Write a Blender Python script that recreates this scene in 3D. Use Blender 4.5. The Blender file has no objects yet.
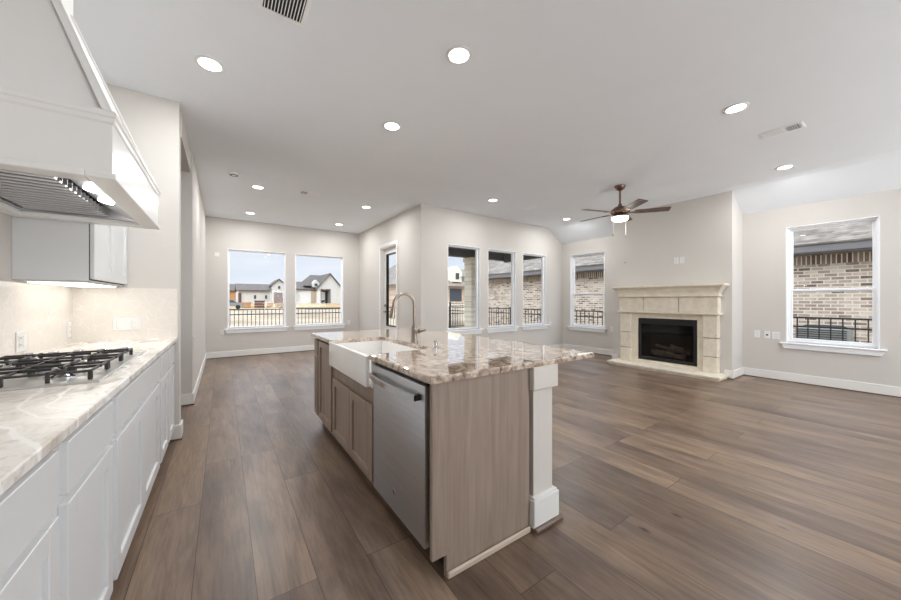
import bpy, bmesh, math, random
from mathutils import Vector, Matrix
random.seed(7)
SC = bpy.context.scene
COL = SC.collection

# ------------------------------------------------------------------ camera
cam_d = bpy.data.cameras.new('camera'); cam = bpy.data.objects.new('camera', cam_d); COL.objects.link(cam)
cam_d.sensor_width = 36.0; cam_d.lens = 329.3 / 901 * 36.0
cam_d.clip_start = 0.02; cam_d.clip_end = 600
cam.location = (0, 0, 1.245); cam.rotation_euler = (math.pi / 2, 0, -math.radians(34.615))
SC.camera = cam
# ------------------------------------------------------------------ world, exposure
SC.view_settings.view_transform = 'Standard'; SC.view_settings.look = 'None'
SC.view_settings.exposure = 0.0; SC.view_settings.gamma = 1.0; SC.view_settings.use_curve_mapping = False
SKY = 1.5; ZENITH = 4.5
wd = bpy.data.worlds.new('overcast_sky'); SC.world = wd; wd.use_nodes = True
nt = wd.node_tree; N = nt.nodes; L = nt.links
bg = N['Background']; tc = N.new('ShaderNodeTexCoord')
mp = N.new('ShaderNodeMapping'); mp.inputs['Scale'].default_value = (1.0, 1.0, 4.0)
nz = N.new('ShaderNodeTexNoise'); nz.inputs['Scale'].default_value = 2.6; nz.inputs['Detail'].default_value = 5; nz.inputs['Roughness'].default_value = .55
rp = N.new('ShaderNodeValToRGB'); e = rp.color_ramp.elements
e[0].position = .36; e[0].color = (.46, .52, .64, 1); e[1].position = .66; e[1].color = (.66, .68, .71, 1)
sp = N.new('ShaderNodeSeparateXYZ'); mr = N.new('ShaderNodeMapRange')
mr.inputs['From Min'].default_value = 0.0; mr.inputs['From Max'].default_value = .22; mr.inputs['To Min'].default_value = .75; mr.inputs['To Max'].default_value = 0.0
mx = N.new('ShaderNodeMixRGB'); mx.inputs['Color2'].default_value = (.64, .66, .70, 1)
L.new(tc.outputs['Generated'], mp.inputs['Vector']); L.new(mp.outputs[0], nz.inputs['Vector']); L.new(nz.outputs['Fac'], rp.inputs['Fac'])
L.new(tc.outputs['Generated'], sp.inputs[0]); L.new(sp.outputs['Z'], mr.inputs['Value']); L.new(mr.outputs[0], mx.inputs['Fac'])
L.new(rp.outputs['Color'], mx.inputs['Color1']); zg = N.new('ShaderNodeMapRange'); zg.interpolation_type = 'SMOOTHSTEP'      # overcast sky: brighter towards the zenith
zg.inputs['From Min'].default_value = .16; zg.inputs['From Max'].default_value = .75; zg.inputs['To Min'].default_value = 1.0; zg.inputs['To Max'].default_value = ZENITH
vm_ = N.new('ShaderNodeVectorMath'); vm_.operation = 'SCALE'
L.new(sp.outputs['Z'], zg.inputs['Value']); L.new(mx.outputs[0], vm_.inputs[0]); L.new(zg.outputs[0], vm_.inputs['Scale']); L.new(vm_.outputs[0], bg.inputs['Color']); bg.inputs['Strength'].default_value = SKY
# veiled sun, high behind the house
sd = bpy.data.lights.new('sun', 'SUN'); sd.energy = 1.2; sd.angle = math.radians(25); sd.color = (1, .985, .96)
so = bpy.data.objects.new('sun', sd); COL.objects.link(so); so.location = (-20, -20, 40)
so.rotation_euler = Vector((.62, .42, -.66)).to_track_quat('-Z', 'Y').to_euler()
# fill lamp added behind the camera, outside made-up rear windows, to brighten the room
REAR_W = 460; CAN_W = 16.5; FAN_W = 3
ad = bpy.data.lights.new('rear_fill_lamp', 'AREA'); ad.shape = 'RECTANGLE'; ad.size = 5.0; ad.size_y = 2.4; ad.energy = REAR_W; ad.color = (.90, .95, 1)
ao = bpy.data.objects.new('rear_fill_lamp', ad); COL.objects.link(ao); ao.location = (4.4, -4.75, 1.35)
ao.rotation_euler = Vector((0, 1, 2.2)).to_track_quat('-Z', 'Z').to_euler()

# ------------------------------------------------------------------ materials
def srgb(c):
    out = []
    for v in c:
        v = v / 255
        out.append(v / 12.92 if v <= .04045 else ((v + .055) / 1.055) ** 2.4)
    return tuple(out) + (1,)
class Mat:
    def __init__(s, name):
        s.m = bpy.data.materials.new(name); s.m.use_nodes = True
        s.t = s.m.node_tree; s.N = s.t.nodes; s.L = s.t.links; s.b = s.N['Principled BSDF']
    def n(s, typ, **kw):
        nd = s.N.new('ShaderNode' + typ)
        for k, v in kw.items():
            if k.startswith('_'): setattr(nd, k[1:], v)
            else: nd.inputs[k.replace('__', ' ')].default_value = v
        return nd
    def l(s, a, b): s.L.new(a, b)
    def pos(s, scale=(1, 1, 1), rot=(0, 0, 0), obj=False):
        if obj: o = s.n('TexCoord').outputs['Object']
        else: o = s.n('NewGeometry').outputs['Position']
        m = s.n('Mapping', Scale=scale, Rotation=rot); s.l(o, m.inputs['Vector']); return m.outputs[0]
    def ramp(s, fac, stops):
        r = s.n('ValToRGB'); el = r.color_ramp.elements
        while len(el) < len(stops): el.new(.5)
        for q, (p, c) in zip(el, stops): q.position = p; q.color = c if len(c) == 4 else srgb(c)
        s.l(fac, r.inputs['Fac']); return r.outputs['Color']
    def mix(s, fac, a, b, mode='MIX'):
        m = s.n('MixRGB', _blend_type=mode)
        for v, i in ((fac, 'Fac'), (a, 'Color1'), (b, 'Color2')):
            if hasattr(v, 'is_linked') or hasattr(v, 'links'): s.l(v, m.inputs[i])
            else: m.inputs[i].default_value = v
        return m.outputs['Color']
    def bump(s, h, strength=.2, dist=.01):
        b = s.n('Bump', Strength=strength, Distance=dist); s.l(h, b.inputs['Height']); s.l(b.outputs[0], s.b.inputs['Normal'])
    def col(s, c): s.l(c, s.b.inputs['Base Color'])
    def rough(s, v): s.b.inputs['Roughness'].default_value = v

def paint(name, c, rough=.5, var=.04, scale=6, bump=0, bscale=200, metal=0, spec=.5, obj=False):
    m = Mat(name); p = m.pos(obj=obj)
    nz = m.n('TexNoise', Scale=scale, Detail=3); m.l(p, nz.inputs['Vector'])
    a = srgb(c); lo = tuple(x * (1 - var) for x in a[:3]) + (1,); hi = tuple(min(1, x * (1 + var)) for x in a[:3]) + (1,)
    m.col(m.ramp(nz.outputs['Fac'], [(.3, lo), (.7, hi)])); m.rough(rough); m.b.inputs['Metallic'].default_value = metal
    m.b.inputs['Specular IOR Level'].default_value = spec
    if bump:
        nb = m.n('TexNoise', Scale=bscale, Detail=2); m.l(p, nb.inputs['Vector']); m.bump(nb.outputs['Fac'], bump, .004)
    return m.m
def emit(name, c, st):
    m = Mat(name); m.b.inputs['Base Color'].default_value = c; m.b.inputs['Emission Color'].default_value = c; m.b.inputs['Emission Strength'].default_value = st
    return m.m

M = {}
M['wall'] = paint('greige_wall_paint', (208, 203, 197), .75, .012, 2, .06, 160, spec=.25)
M['ceiling'] = paint('white_ceiling_paint', (241, 244, 248), .85, .01, 2, .12, 120, spec=.15)
M['trim'] = paint('white_trim_paint', (230, 228, 224), .35, .01)
M['post'] = paint('shaded_white_post_paint', (214, 208, 200), .4, .01)  # white post paint greyed: the shade on the post is in this colour
M['vinyl'] = paint('white_vinyl', (245, 246, 248), .35, .01)
M['cab'] = paint('white_cabinet_lacquer', (221, 221, 221), .3, .01, spec=.4)
M['hood'] = paint('white_hood_lacquer', (236, 234, 231), .3, .01, spec=.4)
M['shadow_gap'] = paint('dark_gap', (25, 25, 26), .8)
M['plate'] = paint('white_plastic', (230, 229, 226), .35, .01)
M['slot'] = paint('dark_slot', (70, 68, 66), .6)
M['black'] = paint('black_metal', (26, 26, 27), .42, .1)
M['iron'] = paint('cast_iron', (52, 50, 50), .45, .15, 60, .15, 250)
M['nickel'] = paint('brushed_nickel', (150, 140, 129), .3, .03, metal=1)
M['chrome'] = paint('polished_chrome', (210, 210, 212), .12, .02, metal=1)
M['tray'] = paint('satin_stainless_tray', (214, 213, 210), .3, .03, metal=.7)
M['bronze'] = paint('brushed_bronze', (126, 104, 90), .34, .05, metal=1)
M['blade'] = None
M['louver'] = paint('white_vent_enamel', (250, 250, 250), .45, .01)
M['duct'] = paint('dark_duct', (38, 37, 36), .8)
M['sink'] = paint('white_fireclay', (240, 238, 234), .12, .01)
M['fence'] = paint('black_fence_paint', (42, 40, 40), .5, .1)
M['fascia'] = paint('grey_fascia_paint', (112, 110, 110), .5, .05)
M['white_siding'] = paint('white_painted_brick', (196, 193, 187), .8, .06, 3)
M['stone_trim'] = paint('cream_stone_trim', (226, 216, 196), .8, .05)
M['garage'] = paint('brown_door_wood', (98, 66, 56), .6, .15)
M['dark_window'] = paint('dark_window_glass', (62, 68, 76), .12, .1)
M['ac'] = paint('grey_unit_metal', (128, 132, 130), .5, .05)
M['rubble'] = paint('lumber_pile_wood', (176, 132, 92), .8, .2, 4)
M['porch_dark'] = paint('porch_beadboard', (92, 92, 92), .7, .06)
M['lens'] = emit('lit_diffuser', (1, .98, .95, 1), 9)
M['fan_lens'] = emit('lit_fan_glass', (1, .97, .92, 1), 5)
M['strip'] = emit('lit_strip_diffuser', (1, .97, .92, 1), 2.0)
M['rubber'] = paint('black_rubber', (18, 18, 19), .6)

def mk_floor():
    m = Mat('wide_plank_floor')
    g = m.n('NewGeometry').outputs['Position']; sx = m.n('SeparateXYZ'); m.l(g, sx.inputs[0])
    ax = m.n('Math', _operation='ADD'); m.l(sx.outputs['X'], ax.inputs[0]); ax.inputs[1].default_value = 5 * .229 - .119 + .229 * 6
    cb = m.n('CombineXYZ'); m.l(sx.outputs['Y'], cb.inputs['X']); m.l(ax.outputs[0], cb.inputs['Y'])
    def brick(c1, c2, mort):
        b = m.n('TexBrick', Scale=1.0, Color1=c1, Color2=c2, Mortar=mort)
        b.inputs['Mortar Size'].default_value = .0016; b.inputs['Mortar Smooth'].default_value = .2
        b.inputs['Brick Width'].default_value = 1.55; b.inputs['Row Height'].default_value = .229; b.inputs['Bias'].default_value = 0
        b.offset = .37; b.offset_frequency = 3; b.squash_frequency = 1
        m.l(cb.outputs[0], b.inputs['Vector']); return b
    b = brick((0, 0, 0, 1), (1, 1, 1, 1), (.5, .5, .5, 1))
    # per-plank shift of the grain
    off = m.n('VectorMath', _operation='MULTIPLY_ADD'); off.inputs[1].default_value = (7.3, 19.1, 3.7)
    m.l(b.outputs['Color'], off.inputs[0]); m.l(g, off.inputs[2])
    mp = m.n('Mapping', Scale=(5.5, .8, 1)); m.l(off.outputs[0], mp.inputs['Vector'])
    n1 = m.n('TexNoise', Scale=1.5, Detail=8, Roughness=.68, Distortion=1.2); m.l(mp.outputs[0], n1.inputs['Vector'])
    mp2 = m.n('Mapping', Scale=(38, 2.6, 1)); m.l(off.outputs[0], mp2.inputs['Vector'])
    n2 = m.n('TexNoise', Scale=2, Detail=4, Roughness=.6); m.l(mp2.outputs[0], n2.inputs['Vector'])
    mp3 = m.n('Mapping', Scale=(3.2, .9, 1)); m.l(off.outputs[0], mp3.inputs['Vector'])
    n3 = m.n('TexNoise', Scale=1.3, Detail=3); m.l(mp3.outputs[0], n3.inputs['Vector'])
    base = m.ramp(n1.outputs['Fac'], [(.25, (116, 99, 86)), (.45, (142, 124, 109)), (.75, (170, 152, 135))])
    fine = m.ramp(n2.outputs['Fac'], [(.36, (150, 144, 140)), (.56, (255, 255, 255))])
    c = m.mix(.32, base, fine, 'MULTIPLY')
    patch = m.ramp(n3.outputs['Fac'], [(.30, (176, 170, 170)), (.5, (232, 226, 222)), (.68, (255, 246, 230))])
    c = m.mix(.85, c, patch, 'MULTIPLY')
    mk_ = m.n('Mapping', Scale=(2.6, 1.1, 1)); m.l(off.outputs[0], mk_.inputs['Vector'])
    kv = m.n('TexVoronoi', Scale=1.0); m.l(mk_.outputs[0], kv.inputs['Vector'])
    c = m.mix(1, c, m.ramp(kv.outputs['Distance'], [(.012, (130, 114, 104)), (.045, (255, 255, 255))]), 'MULTIPLY')
    tint = m.ramp(b.outputs['Color'], [(0, (208, 202, 200)), (.5, (238, 232, 227)), (1, (255, 252, 248))])
    c = m.mix(1, c, tint, 'MULTIPLY')
    c = m.mix(b.outputs['Fac'], c, srgb((52, 42, 36)))
    m.col(c); m.rough(.36); m.b.inputs['Specular IOR Level'].default_value = .5
    rr = m.n('MapRange'); m.l(n1.outputs['Fac'], rr.inputs['Value']); rr.inputs['To Min'].default_value = .27; rr.inputs['To Max'].default_value = .40
    m.l(rr.outputs[0], m.b.inputs['Roughness'])
    inv = m.n('Math', _operation='MULTIPLY_ADD'); m.l(b.outputs['Fac'], inv.inputs[0]); inv.inputs[1].default_value = -1.2; m.l(n2.outputs['Fac'], inv.inputs[2])
    m.bump(inv.outputs[0], .12, .002)
    return m.m
M['floor'] = mk_floor()

def mk_granite(name, light):
    m = Mat(name); p = m.pos()
    nA = m.n('TexNoise', Scale=1.1 if light else 2.2, Detail=3); m.l(p, nA.inputs['Vector'])
    wv = m.n('VectorMath', _operation='MULTIPLY_ADD'); wv.inputs[1].default_value = (.5, .5, .5); m.l(nA.outputs['Color'], wv.inputs[0]); m.l(p, wv.inputs[2])
    mp = m.n('Mapping', Scale=(3.0, 1.1, 2), Rotation=(0, 0, -.75)); m.l(wv.outputs[0], mp.inputs['Vector'])
    n1 = m.n('TexNoise', Scale=1.6 if light else 2.6, Detail=9, Roughness=.66, Distortion=.9); m.l(mp.outputs[0], n1.inputs['Vector'])
    n2 = m.n('TexNoise', Scale=26, Detail=5, Roughness=.7); m.l(p, n2.inputs['Vector'])
    v = m.n('TexVoronoi', Scale=16, Randomness=1); m.l(wv.outputs[0], v.inputs['Vector'])
    if light:
        c = m.ramp(n1.outputs['Fac'], [(.30, (182, 170, 158)), (.42, (214, 205, 195)), (.5, (236, 231, 224)), (.6, (243, 239, 233)), (.72, (222, 215, 206))])
        sp = m.ramp(n2.outputs['Fac'], [(.34, (196, 190, 184)), (.5, (255, 255, 255))])
        c = m.mix(.5, c, sp, 'MULTIPLY')
        # thin pale veins
        w = m.n('TexWave', Scale=1.3, Distortion=9, Detail=3); w.inputs['Detail Scale'].default_value = 1.2; m.l(mp.outputs[0], w.inputs['Vector'])
        vm = m.ramp(w.outputs['Fac'], [(.94, (0, 0, 0)), (.985, (255, 255, 255))])
        c = m.mix(vm, c, srgb((250, 248, 244)))
    else:
        c = m.ramp(n1.outputs['Fac'], [(.28, (140, 124, 116)), (.40, (178, 156, 138)), (.5, (208, 192, 174)), (.6, (220, 207, 192)), (.70, (188, 172, 158)), (.8, (160, 145, 134))])
        sp = m.ramp(n2.outputs['Fac'], [(.36, (92, 78, 72)), (.45, (214, 204, 196)), (.58, (255, 255, 255))])
        c = m.mix(.9, c, sp, 'MULTIPLY')
        vs = m.ramp(v.outputs['Distance'], [(.05, (150, 134, 124)), (.28, (255, 255, 255))])
        c = m.mix(.35, c, vs, 'MULTIPLY')
    m.col(c); m.rough(.22 if light else .02); m.b.inputs['Coat Weight'].default_value = 0 if light else .45; m.b.inputs['Coat IOR'].default_value = 1.9; m.b.inputs['Coat Roughness'].default_value = .015; m.b.inputs['IOR'].default_value = 1.5 if light else 1.8
    return m.m
M['granite'] = mk_granite('brown_cream_granite', False)
M['quartzite'] = mk_granite('white_taupe_quartzite', True)

def mk_splash():
    m = Mat('pale_swirl_tile'); p = m.pos()
    n = m.n('TexNoise', Scale=3.0, Detail=2); m.l(p, n.inputs['Vector'])
    wv = m.n('VectorMath', _operation='MULTIPLY_ADD'); wv.inputs[1].default_value = (.25, .25, .25); m.l(n.outputs['Color'], wv.inputs[0]); m.l(p, wv.inputs[2])
    v = m.n('TexVoronoi', Scale=14, _feature='DISTANCE_TO_EDGE'); m.l(wv.outputs[0], v.inputs['Vector'])
    c = m.ramp(v.outputs['Distance'], [(.0, (238, 233, 226)), (.02, (234, 228, 220)), (.035, (229, 222, 213))])
    m.col(c); m.rough(.25); m.bump(v.outputs['Distance'], .1, .004); return m.m
M['splash'] = mk_splash()

def mk_wood(name, dark, light, axis, rough=.42):
    m = Mat(name); sc = [26, 26, 26]; sc[axis] = 1.6
    p = m.pos(tuple(sc)); n = m.n('TexNoise', Scale=1.4, Detail=5, Roughness=.6, Distortion=.3); m.l(p, n.inputs['Vector'])
    m.col(m.ramp(n.outputs['Fac'], [(.3, dark), (.7, light)])); m.rough(rough); m.bump(n.outputs['Fac'], .05, .002)
    return m.m
M['taupe'] = mk_wood('taupe_stained_maple', (140, 122, 109), (162, 144, 130), 2)
M['shoe_tan'] = mk_wood('pale_shoe_moulding', (186, 168, 150), (204, 188, 170), 0)
M['shoe_brown'] = mk_wood('brown_shoe_moulding', (98, 80, 68), (120, 100, 86), 1)
M['blade'] = mk_wood('walnut_fan_blade', (74, 58, 48), (106, 84, 68), 0)
M['blade_dark'] = M['blade']

def mk_steel():
    m = Mat('brushed_stainless'); p = m.pos((2, 2, 40)); n = m.n('TexNoise', Scale=1.5, Detail=2); m.l(p, n.inputs['Vector'])
    m.col(m.ramp(n.outputs['Fac'], [(.3, (200, 201, 204)), (.7, (208, 209, 212))])); m.b.inputs['Metallic'].default_value = 1
    m.rough(.38); return m.m
M['steel'] = mk_steel()

def mk_caststone():
    m = Mat('cream_cast_stone'); p = m.pos(); n = m.n('TexNoise', Scale=9, Detail=6, Roughness=.6); m.l(p, n.inputs['Vector'])
    v = m.n('TexVoronoi', Scale=55); m.l(p, v.inputs['Vector']); n2 = m.n('TexNoise', Scale=12, Detail=1); m.l(p, n2.inputs['Vector'])
    c = m.ramp(n.outputs['Fac'], [(.3, (214, 203, 184)), (.7, (234, 225, 208))])
    a = m.n('Math', _operation='MULTIPLY_ADD'); m.l(n2.outputs['Fac'], a.inputs[0]); a.inputs[1].default_value = -1.0; a.inputs[2].default_value = .52
    b = m.n('Math', _operation='ADD'); m.l(v.outputs['Distance'], b.inputs[0]); m.l(a.outputs[0], b.inputs[1])
    pit = m.ramp(v.outputs['Distance'], [(.06, (168, 156, 138)), (.14, (255, 255, 255))])
    m.col(m.mix(.35, c, pit, 'MULTIPLY')); m.rough(.7); m.bump(n.outputs['Fac'], .08, .004); return m.m
M['caststone'] = mk_caststone()

def mk_brick(name, cols, mort, u='Y', w=.22, h=.082, ms=.011, off=.5):
    m = Mat(name); g = m.n('NewGeometry').outputs['Position']; s = m.n('SeparateXYZ'); m.l(g, s.inputs[0])
    c = m.n('CombineXYZ'); m.l(s.outputs[u], c.inputs['X']); m.l(s.outputs['Z'], c.inputs['Y'])
    b = m.n('TexBrick', Scale=1.0, Color1=(0, 0, 0, 1), Color2=(1, 1, 1, 1), Mortar=(.5, .5, .5, 1))
    b.offset = off; b.inputs['Mortar Size'].default_value = ms; b.inputs['Brick Width'].default_value = w; b.inputs['Row Height'].default_value = h
    m.l(c.outputs[0], b.inputs['Vector'])
    n = m.n('TexNoise', Scale=9, Detail=5); m.l(g, n.inputs['Vector'])
    a = m.n('Math', _operation='MULTIPLY_ADD'); m.l(n.outputs['Fac'], a.inputs[0]); a.inputs[1].default_value = .5; a.inputs[2].default_value = -.25
    q = m.n('Math', _operation='ADD', _use_clamp=True); m.l(b.outputs['Color'], q.inputs[0]); m.l(a.outputs[0], q.inputs[1])
    col = m.ramp(q.outputs[0], [(i / (len(cols) - 1), k) for i, k in enumerate(cols)])
    m.col(m.mix(b.outputs['Fac'], col, srgb(mort))); m.rough(.85); m.bump(b.outputs['Fac'], -.3, .01); return m.m
M['brick'] = mk_brick('tumbled_tan_brick', [(98, 84, 74), (146, 128, 112), (176, 158, 140), (198, 184, 166), (160, 140, 122)], (206, 199, 188))
M['soldier'] = mk_brick('soldier_course_brick', [(84, 68, 58), (126, 106, 90), (158, 138, 118), (110, 92, 78)], (222, 214, 200), 'Y', .082, .30, .011, 0)
M['brick_red'] = mk_brick('tan_red_brick', [(150, 112, 92), (186, 150, 124), (204, 178, 150)], (214, 204, 190), 'X')
M['column_brick'] = mk_brick('cream_column_brick', [(204, 194, 174), (226, 216, 196), (238, 230, 212)], (232, 226, 212), 'X')
def mk_shingle(name, cols):
    m = Mat(name); g = m.n('NewGeometry').outputs['Position']; s = m.n('SeparateXYZ'); m.l(g, s.inputs[0])
    ad = m.n('Math', _operation='ADD'); m.l(s.outputs['X'], ad.inputs[0]); m.l(s.outputs['Y'], ad.inputs[1])
    c = m.n('CombineXYZ'); m.l(ad.outputs[0], c.inputs['X']); m.l(s.outputs['Z'], c.inputs['Y'])
    b = m.n('TexBrick', Scale=1.0, Color1=(0, 0, 0, 1), Color2=(1, 1, 1, 1), Mortar=(.0, .0, .0, 1))
    b.inputs['Mortar Size'].default_value = .006; b.inputs['Brick Width'].default_value = .26; b.inputs['Row Height'].default_value = .066
    m.l(c.outputs[0], b.inputs['Vector'])
    n = m.n('TexNoise', Scale=7, Detail=4); m.l(g, n.inputs['Vector'])
    col = m.mix(.4, m.ramp(b.outputs['Color'], [(0, cols[0]), (.5, cols[1]), (1, cols[2])]), m.ramp(n.outputs['Fac'], [(.3, cols[0]), (.7, cols[2])]))
    m.col(col); m.rough(.9); m.bump(b.outputs['Fac'], -.4, .01); return m.m
M['shingle'] = mk_shingle('weathered_shingles', [(78, 70, 62), (112, 104, 95), (144, 136, 126)])
M['shingle_dark'] = mk_shingle('brown_grey_shingles', [(66, 60, 56), (86, 79, 73), (104, 97, 90)])
def mk_ground():
    m = Mat('bare_lot_soil'); p = m.pos(); n = m.n('TexNoise', Scale=.22, Detail=8, Roughness=.6); m.l(p, n.inputs['Vector'])
    m.col(m.ramp(n.outputs['Fac'], [(.35, (124, 110, 88)), (.5, (146, 132, 110)), (.65, (160, 148, 130))])); m.rough(.95); return m.m
M['ground'] = mk_ground()
M['dirt'] = paint('tan_dirt', (150, 124, 86), .95, .15, .8)
M['asphalt'] = paint('dark_road', (62, 58, 55), .9, .1, 1)
M['concrete'] = paint('porch_concrete', (196, 190, 182), .8, .05, 2)

def mk_glass():
    m = Mat('clear_window_glass'); m.N.remove(m.b); out = m.N['Material Output']
    t = m.n('BsdfTransparent', Color=(.97, .98, .98, 1)); g = m.n('BsdfGlossy', Roughness=.0); f = m.n('Fresnel', IOR=1.35); x = m.n('MixShader')
    bk = m.n('NewGeometry').outputs['Backfacing']; iv = m.n('Math', _operation='SUBTRACT'); iv.inputs[0].default_value = 1; m.l(bk, iv.inputs[1]); mu = m.n('Math', _operation='MULTIPLY'); m.l(f.outputs[0], mu.inputs[0]); m.l(iv.outputs[0], mu.inputs[1])
    m.l(mu.outputs[0], x.inputs[0]); m.l(t.outputs[0], x.inputs[1]); m.l(g.outputs[0], x.inputs[2]); m.l(x.outputs[0], out.inputs[0]); return m.m
M['glass'] = mk_glass()
def mk_fireglass():
    m = Mat('smoked_fire_glass'); m.N.remove(m.b); out = m.N['Material Output']
    t = m.n('BsdfTransparent', Color=(.6, .6, .62, 1)); g = m.n('BsdfGlossy', Roughness=.02); f = m.n('Fresnel', IOR=1.5); x = m.n('MixShader')
    bk = m.n('NewGeometry').outputs['Backfacing']; iv = m.n('Math', _operation='SUBTRACT'); iv.inputs[0].default_value = 1; m.l(bk, iv.inputs[1]); mu = m.n('Math', _operation='MULTIPLY'); m.l(f.outputs[0], mu.inputs[0]); m.l(iv.outputs[0], mu.inputs[1])
    m.l(mu.outputs[0], x.inputs[0]); m.l(t.outputs[0], x.inputs[1]); m.l(g.outputs[0], x.inputs[2]); m.l(x.outputs[0], out.inputs[0]); return m.m
M['fireglass'] = mk_fireglass()
M['firebox'] = paint('soot_black', (34, 33, 34), .8, .2, 8)
M['log'] = paint('ceramic_log_bark', (158, 136, 114), .9, .3, 18)

# ------------------------------------------------------------------ mesh helpers
ORG = {}
def org(o): return ORG.get(o.name, Vector((0, 0, 0)))
class MB:
    def __init__(s): s.bm = bmesh.new()
    def box(s, x0, x1, y0, y1, z0, z1, bev=0, seg=1):
        g = bmesh.ops.create_cube(s.bm, size=1)['verts']
        for v in g: v.co = Vector(((x0 + x1) / 2 + v.co.x * (x1 - x0), (y0 + y1) / 2 + v.co.y * (y1 - y0), (z0 + z1) / 2 + v.co.z * (z1 - z0)))
        if bev:
            ed = list({e for v in g for e in v.link_edges})
            bmesh.ops.bevel(s.bm, geom=ed, offset=bev, segments=seg, profile=.5, affect='EDGES')
        return s
    def poly(s, pts, vec, bev=0):
        """prism: planar loop of 3D points extruded along vec"""
        vs = [s.bm.verts.new(p) for p in pts]; f = s.bm.faces.new(vs)
        r = bmesh.ops.extrude_face_region(s.bm, geom=[f]); nv = [q for q in r['geom'] if isinstance(q, bmesh.types.BMVert)]
        for v in nv: v.co += Vector(vec)
        return s
    def hull(s, a, b):
        """loft between two loops with the same count, capped"""
        va = [s.bm.verts.new(p) for p in a]; vb = [s.bm.verts.new(p) for p in b]; n = len(a)
        for i in range(n): s.bm.faces.new((va[i], va[(i + 1) % n], vb[(i + 1) % n], vb[i]))
        s.bm.faces.new(va[::-1]); s.bm.faces.new(vb); return s
    def rings(s, rs, cap=True, closed=False):
        vr = [[s.bm.verts.new(p) for p in r] for r in rs]; n = len(rs[0])
        for k in range(len(vr) - (0 if closed else 1)):
            a, b = vr[k], vr[(k + 1) % len(vr)]
            for i in range(n): s.bm.faces.new((a[i], a[(i + 1) % n], b[(i + 1) % n], b[i]))
        if cap and not closed: s.bm.faces.new(vr[0][::-1]); s.bm.faces.new(vr[-1])
        return s
    def cyl(s, p0, p1, r0, r1=None, seg=20):
        r1 = r0 if r1 is None else r1; p0 = Vector(p0); p1 = Vector(p1); d = (p1 - p0).normalized()
        a = d.orthogonal().normalized(); b = d.cross(a)
        def ring(p, r): return [p + r * (a * math.cos(2 * math.pi * i / seg) + b * math.sin(2 * math.pi * i / seg)) for i in range(seg)]
        return s.rings([ring(p0, r0), ring(p1, r1)])
    def lathe(s, prof, c=(0, 0, 0), seg=32):
        rs = [[Vector((c[0] + r * math.cos(2 * math.pi * i / seg), c[1] + r * math.sin(2 * math.pi * i / seg), c[2] + z)) for i in range(seg)] for r, z in prof]
        return s.rings(rs)
    def tube(s, pts, r, seg=12):
        pts = [Vector(p) for p in pts]; rs = []; a = None
        rad = r if isinstance(r, (list, tuple)) else [r] * len(pts)
        for i, p in enumerate(pts):
            d = (pts[min(i + 1, len(pts) - 1)] - pts[max(i - 1, 0)]).normalized()
            if a is None: a = d.orthogonal().normalized()
            else: a = (a - d * a.dot(d)).normalized()
            b = d.cross(a)
            rs.append([p + rad[i] * (a * math.cos(2 * math.pi * k / seg) + b * math.sin(2 * math.pi * k / seg)) for k in range(seg)])
        return s.rings(rs)
    def xform(s, mat): bmesh.ops.transform(s.bm, matrix=mat, verts=s.bm.verts[:]); return s
    def build(s, name, mat, parent=None, local=False, smooth=False, ang=40, rebase=True):
        bm = s.bm; bmesh.ops.recalc_face_normals(bm, faces=bm.faces[:])
        o_ = Vector((0, 0, 0))
        if parent is not None:
            if not local: o_ = org(parent)
        elif rebase:
            xs = [v.co for v in bm.verts]
            o_ = Vector(((min(v.x for v in xs) + max(v.x for v in xs)) / 2, (min(v.y for v in xs) + max(v.y for v in xs)) / 2, min(v.z for v in xs)))
        for v in bm.verts: v.co -= o_
        me = bpy.data.meshes.new(name); bm.to_mesh(me); bm.free()
        if smooth:
            me.polygons.foreach_set('use_smooth', [True] * len(me.polygons))
            try: me.set_sharp_from_angle(angle=math.radians(ang))
            except Exception: pass
        me.materials.append(mat); o = bpy.data.objects.new(name, me); COL.objects.link(o)
        if parent is not None: o.parent = parent; ORG[o.name] = org(parent) if not local else Vector((0, 0, 0))
        else: o.location = o_; ORG[o.name] = o_
        return o
def tag(o, label=None, cat=None, group=None, kind=None):
    if label: o['label'] = label
    if cat: o['category'] = cat
    if group: o['group'] = group
    if kind: o['kind'] = kind
    return o
def thing(name, loc, label, cat, group=None, rot=0):
    o = bpy.data.objects.new(name, None); COL.objects.link(o); o.location = loc; o.rotation_euler = (0, 0, rot); o.empty_display_size = .05
    ORG[o.name] = Vector(loc); return tag(o, label, cat, group)
def struct(name, loc=None, label=None):
    o = bpy.data.objects.new(name, None); COL.objects.link(o); o.location = loc; o.empty_display_size = .05
    ORG[o.name] = Vector(loc); return tag(o, label, None, None, 'structure')
def S(o, label=None): return tag(o, label, None, None, 'structure')
def dup(root, loc, rot=None, label=None):
    r = root.copy(); COL.objects.link(r); r.location = loc
    if rot is not None: r.rotation_euler = (0, 0, rot)
    if label: r['label'] = label
    for ch in list(root.children):
        c = ch.copy(); COL.objects.link(c); c.parent = r
        for g in ch.children:
            d = g.copy(); COL.objects.link(d); d.parent = c
    return r

# ------------------------------------------------------------------ key dimensions
CZ = 3.01; XL = -.302; XW = -.975; YB = 8.62; YW = 5.275; XJ = 2.98; XR = 7.10; XF = 6.585; YP = 3.794
RY = -4.3           # rear wall
ZT, ZB = 2.36, .62
FB0, FB1 = 1.745, 3.668   # chimney breast in y
T = .14

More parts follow.
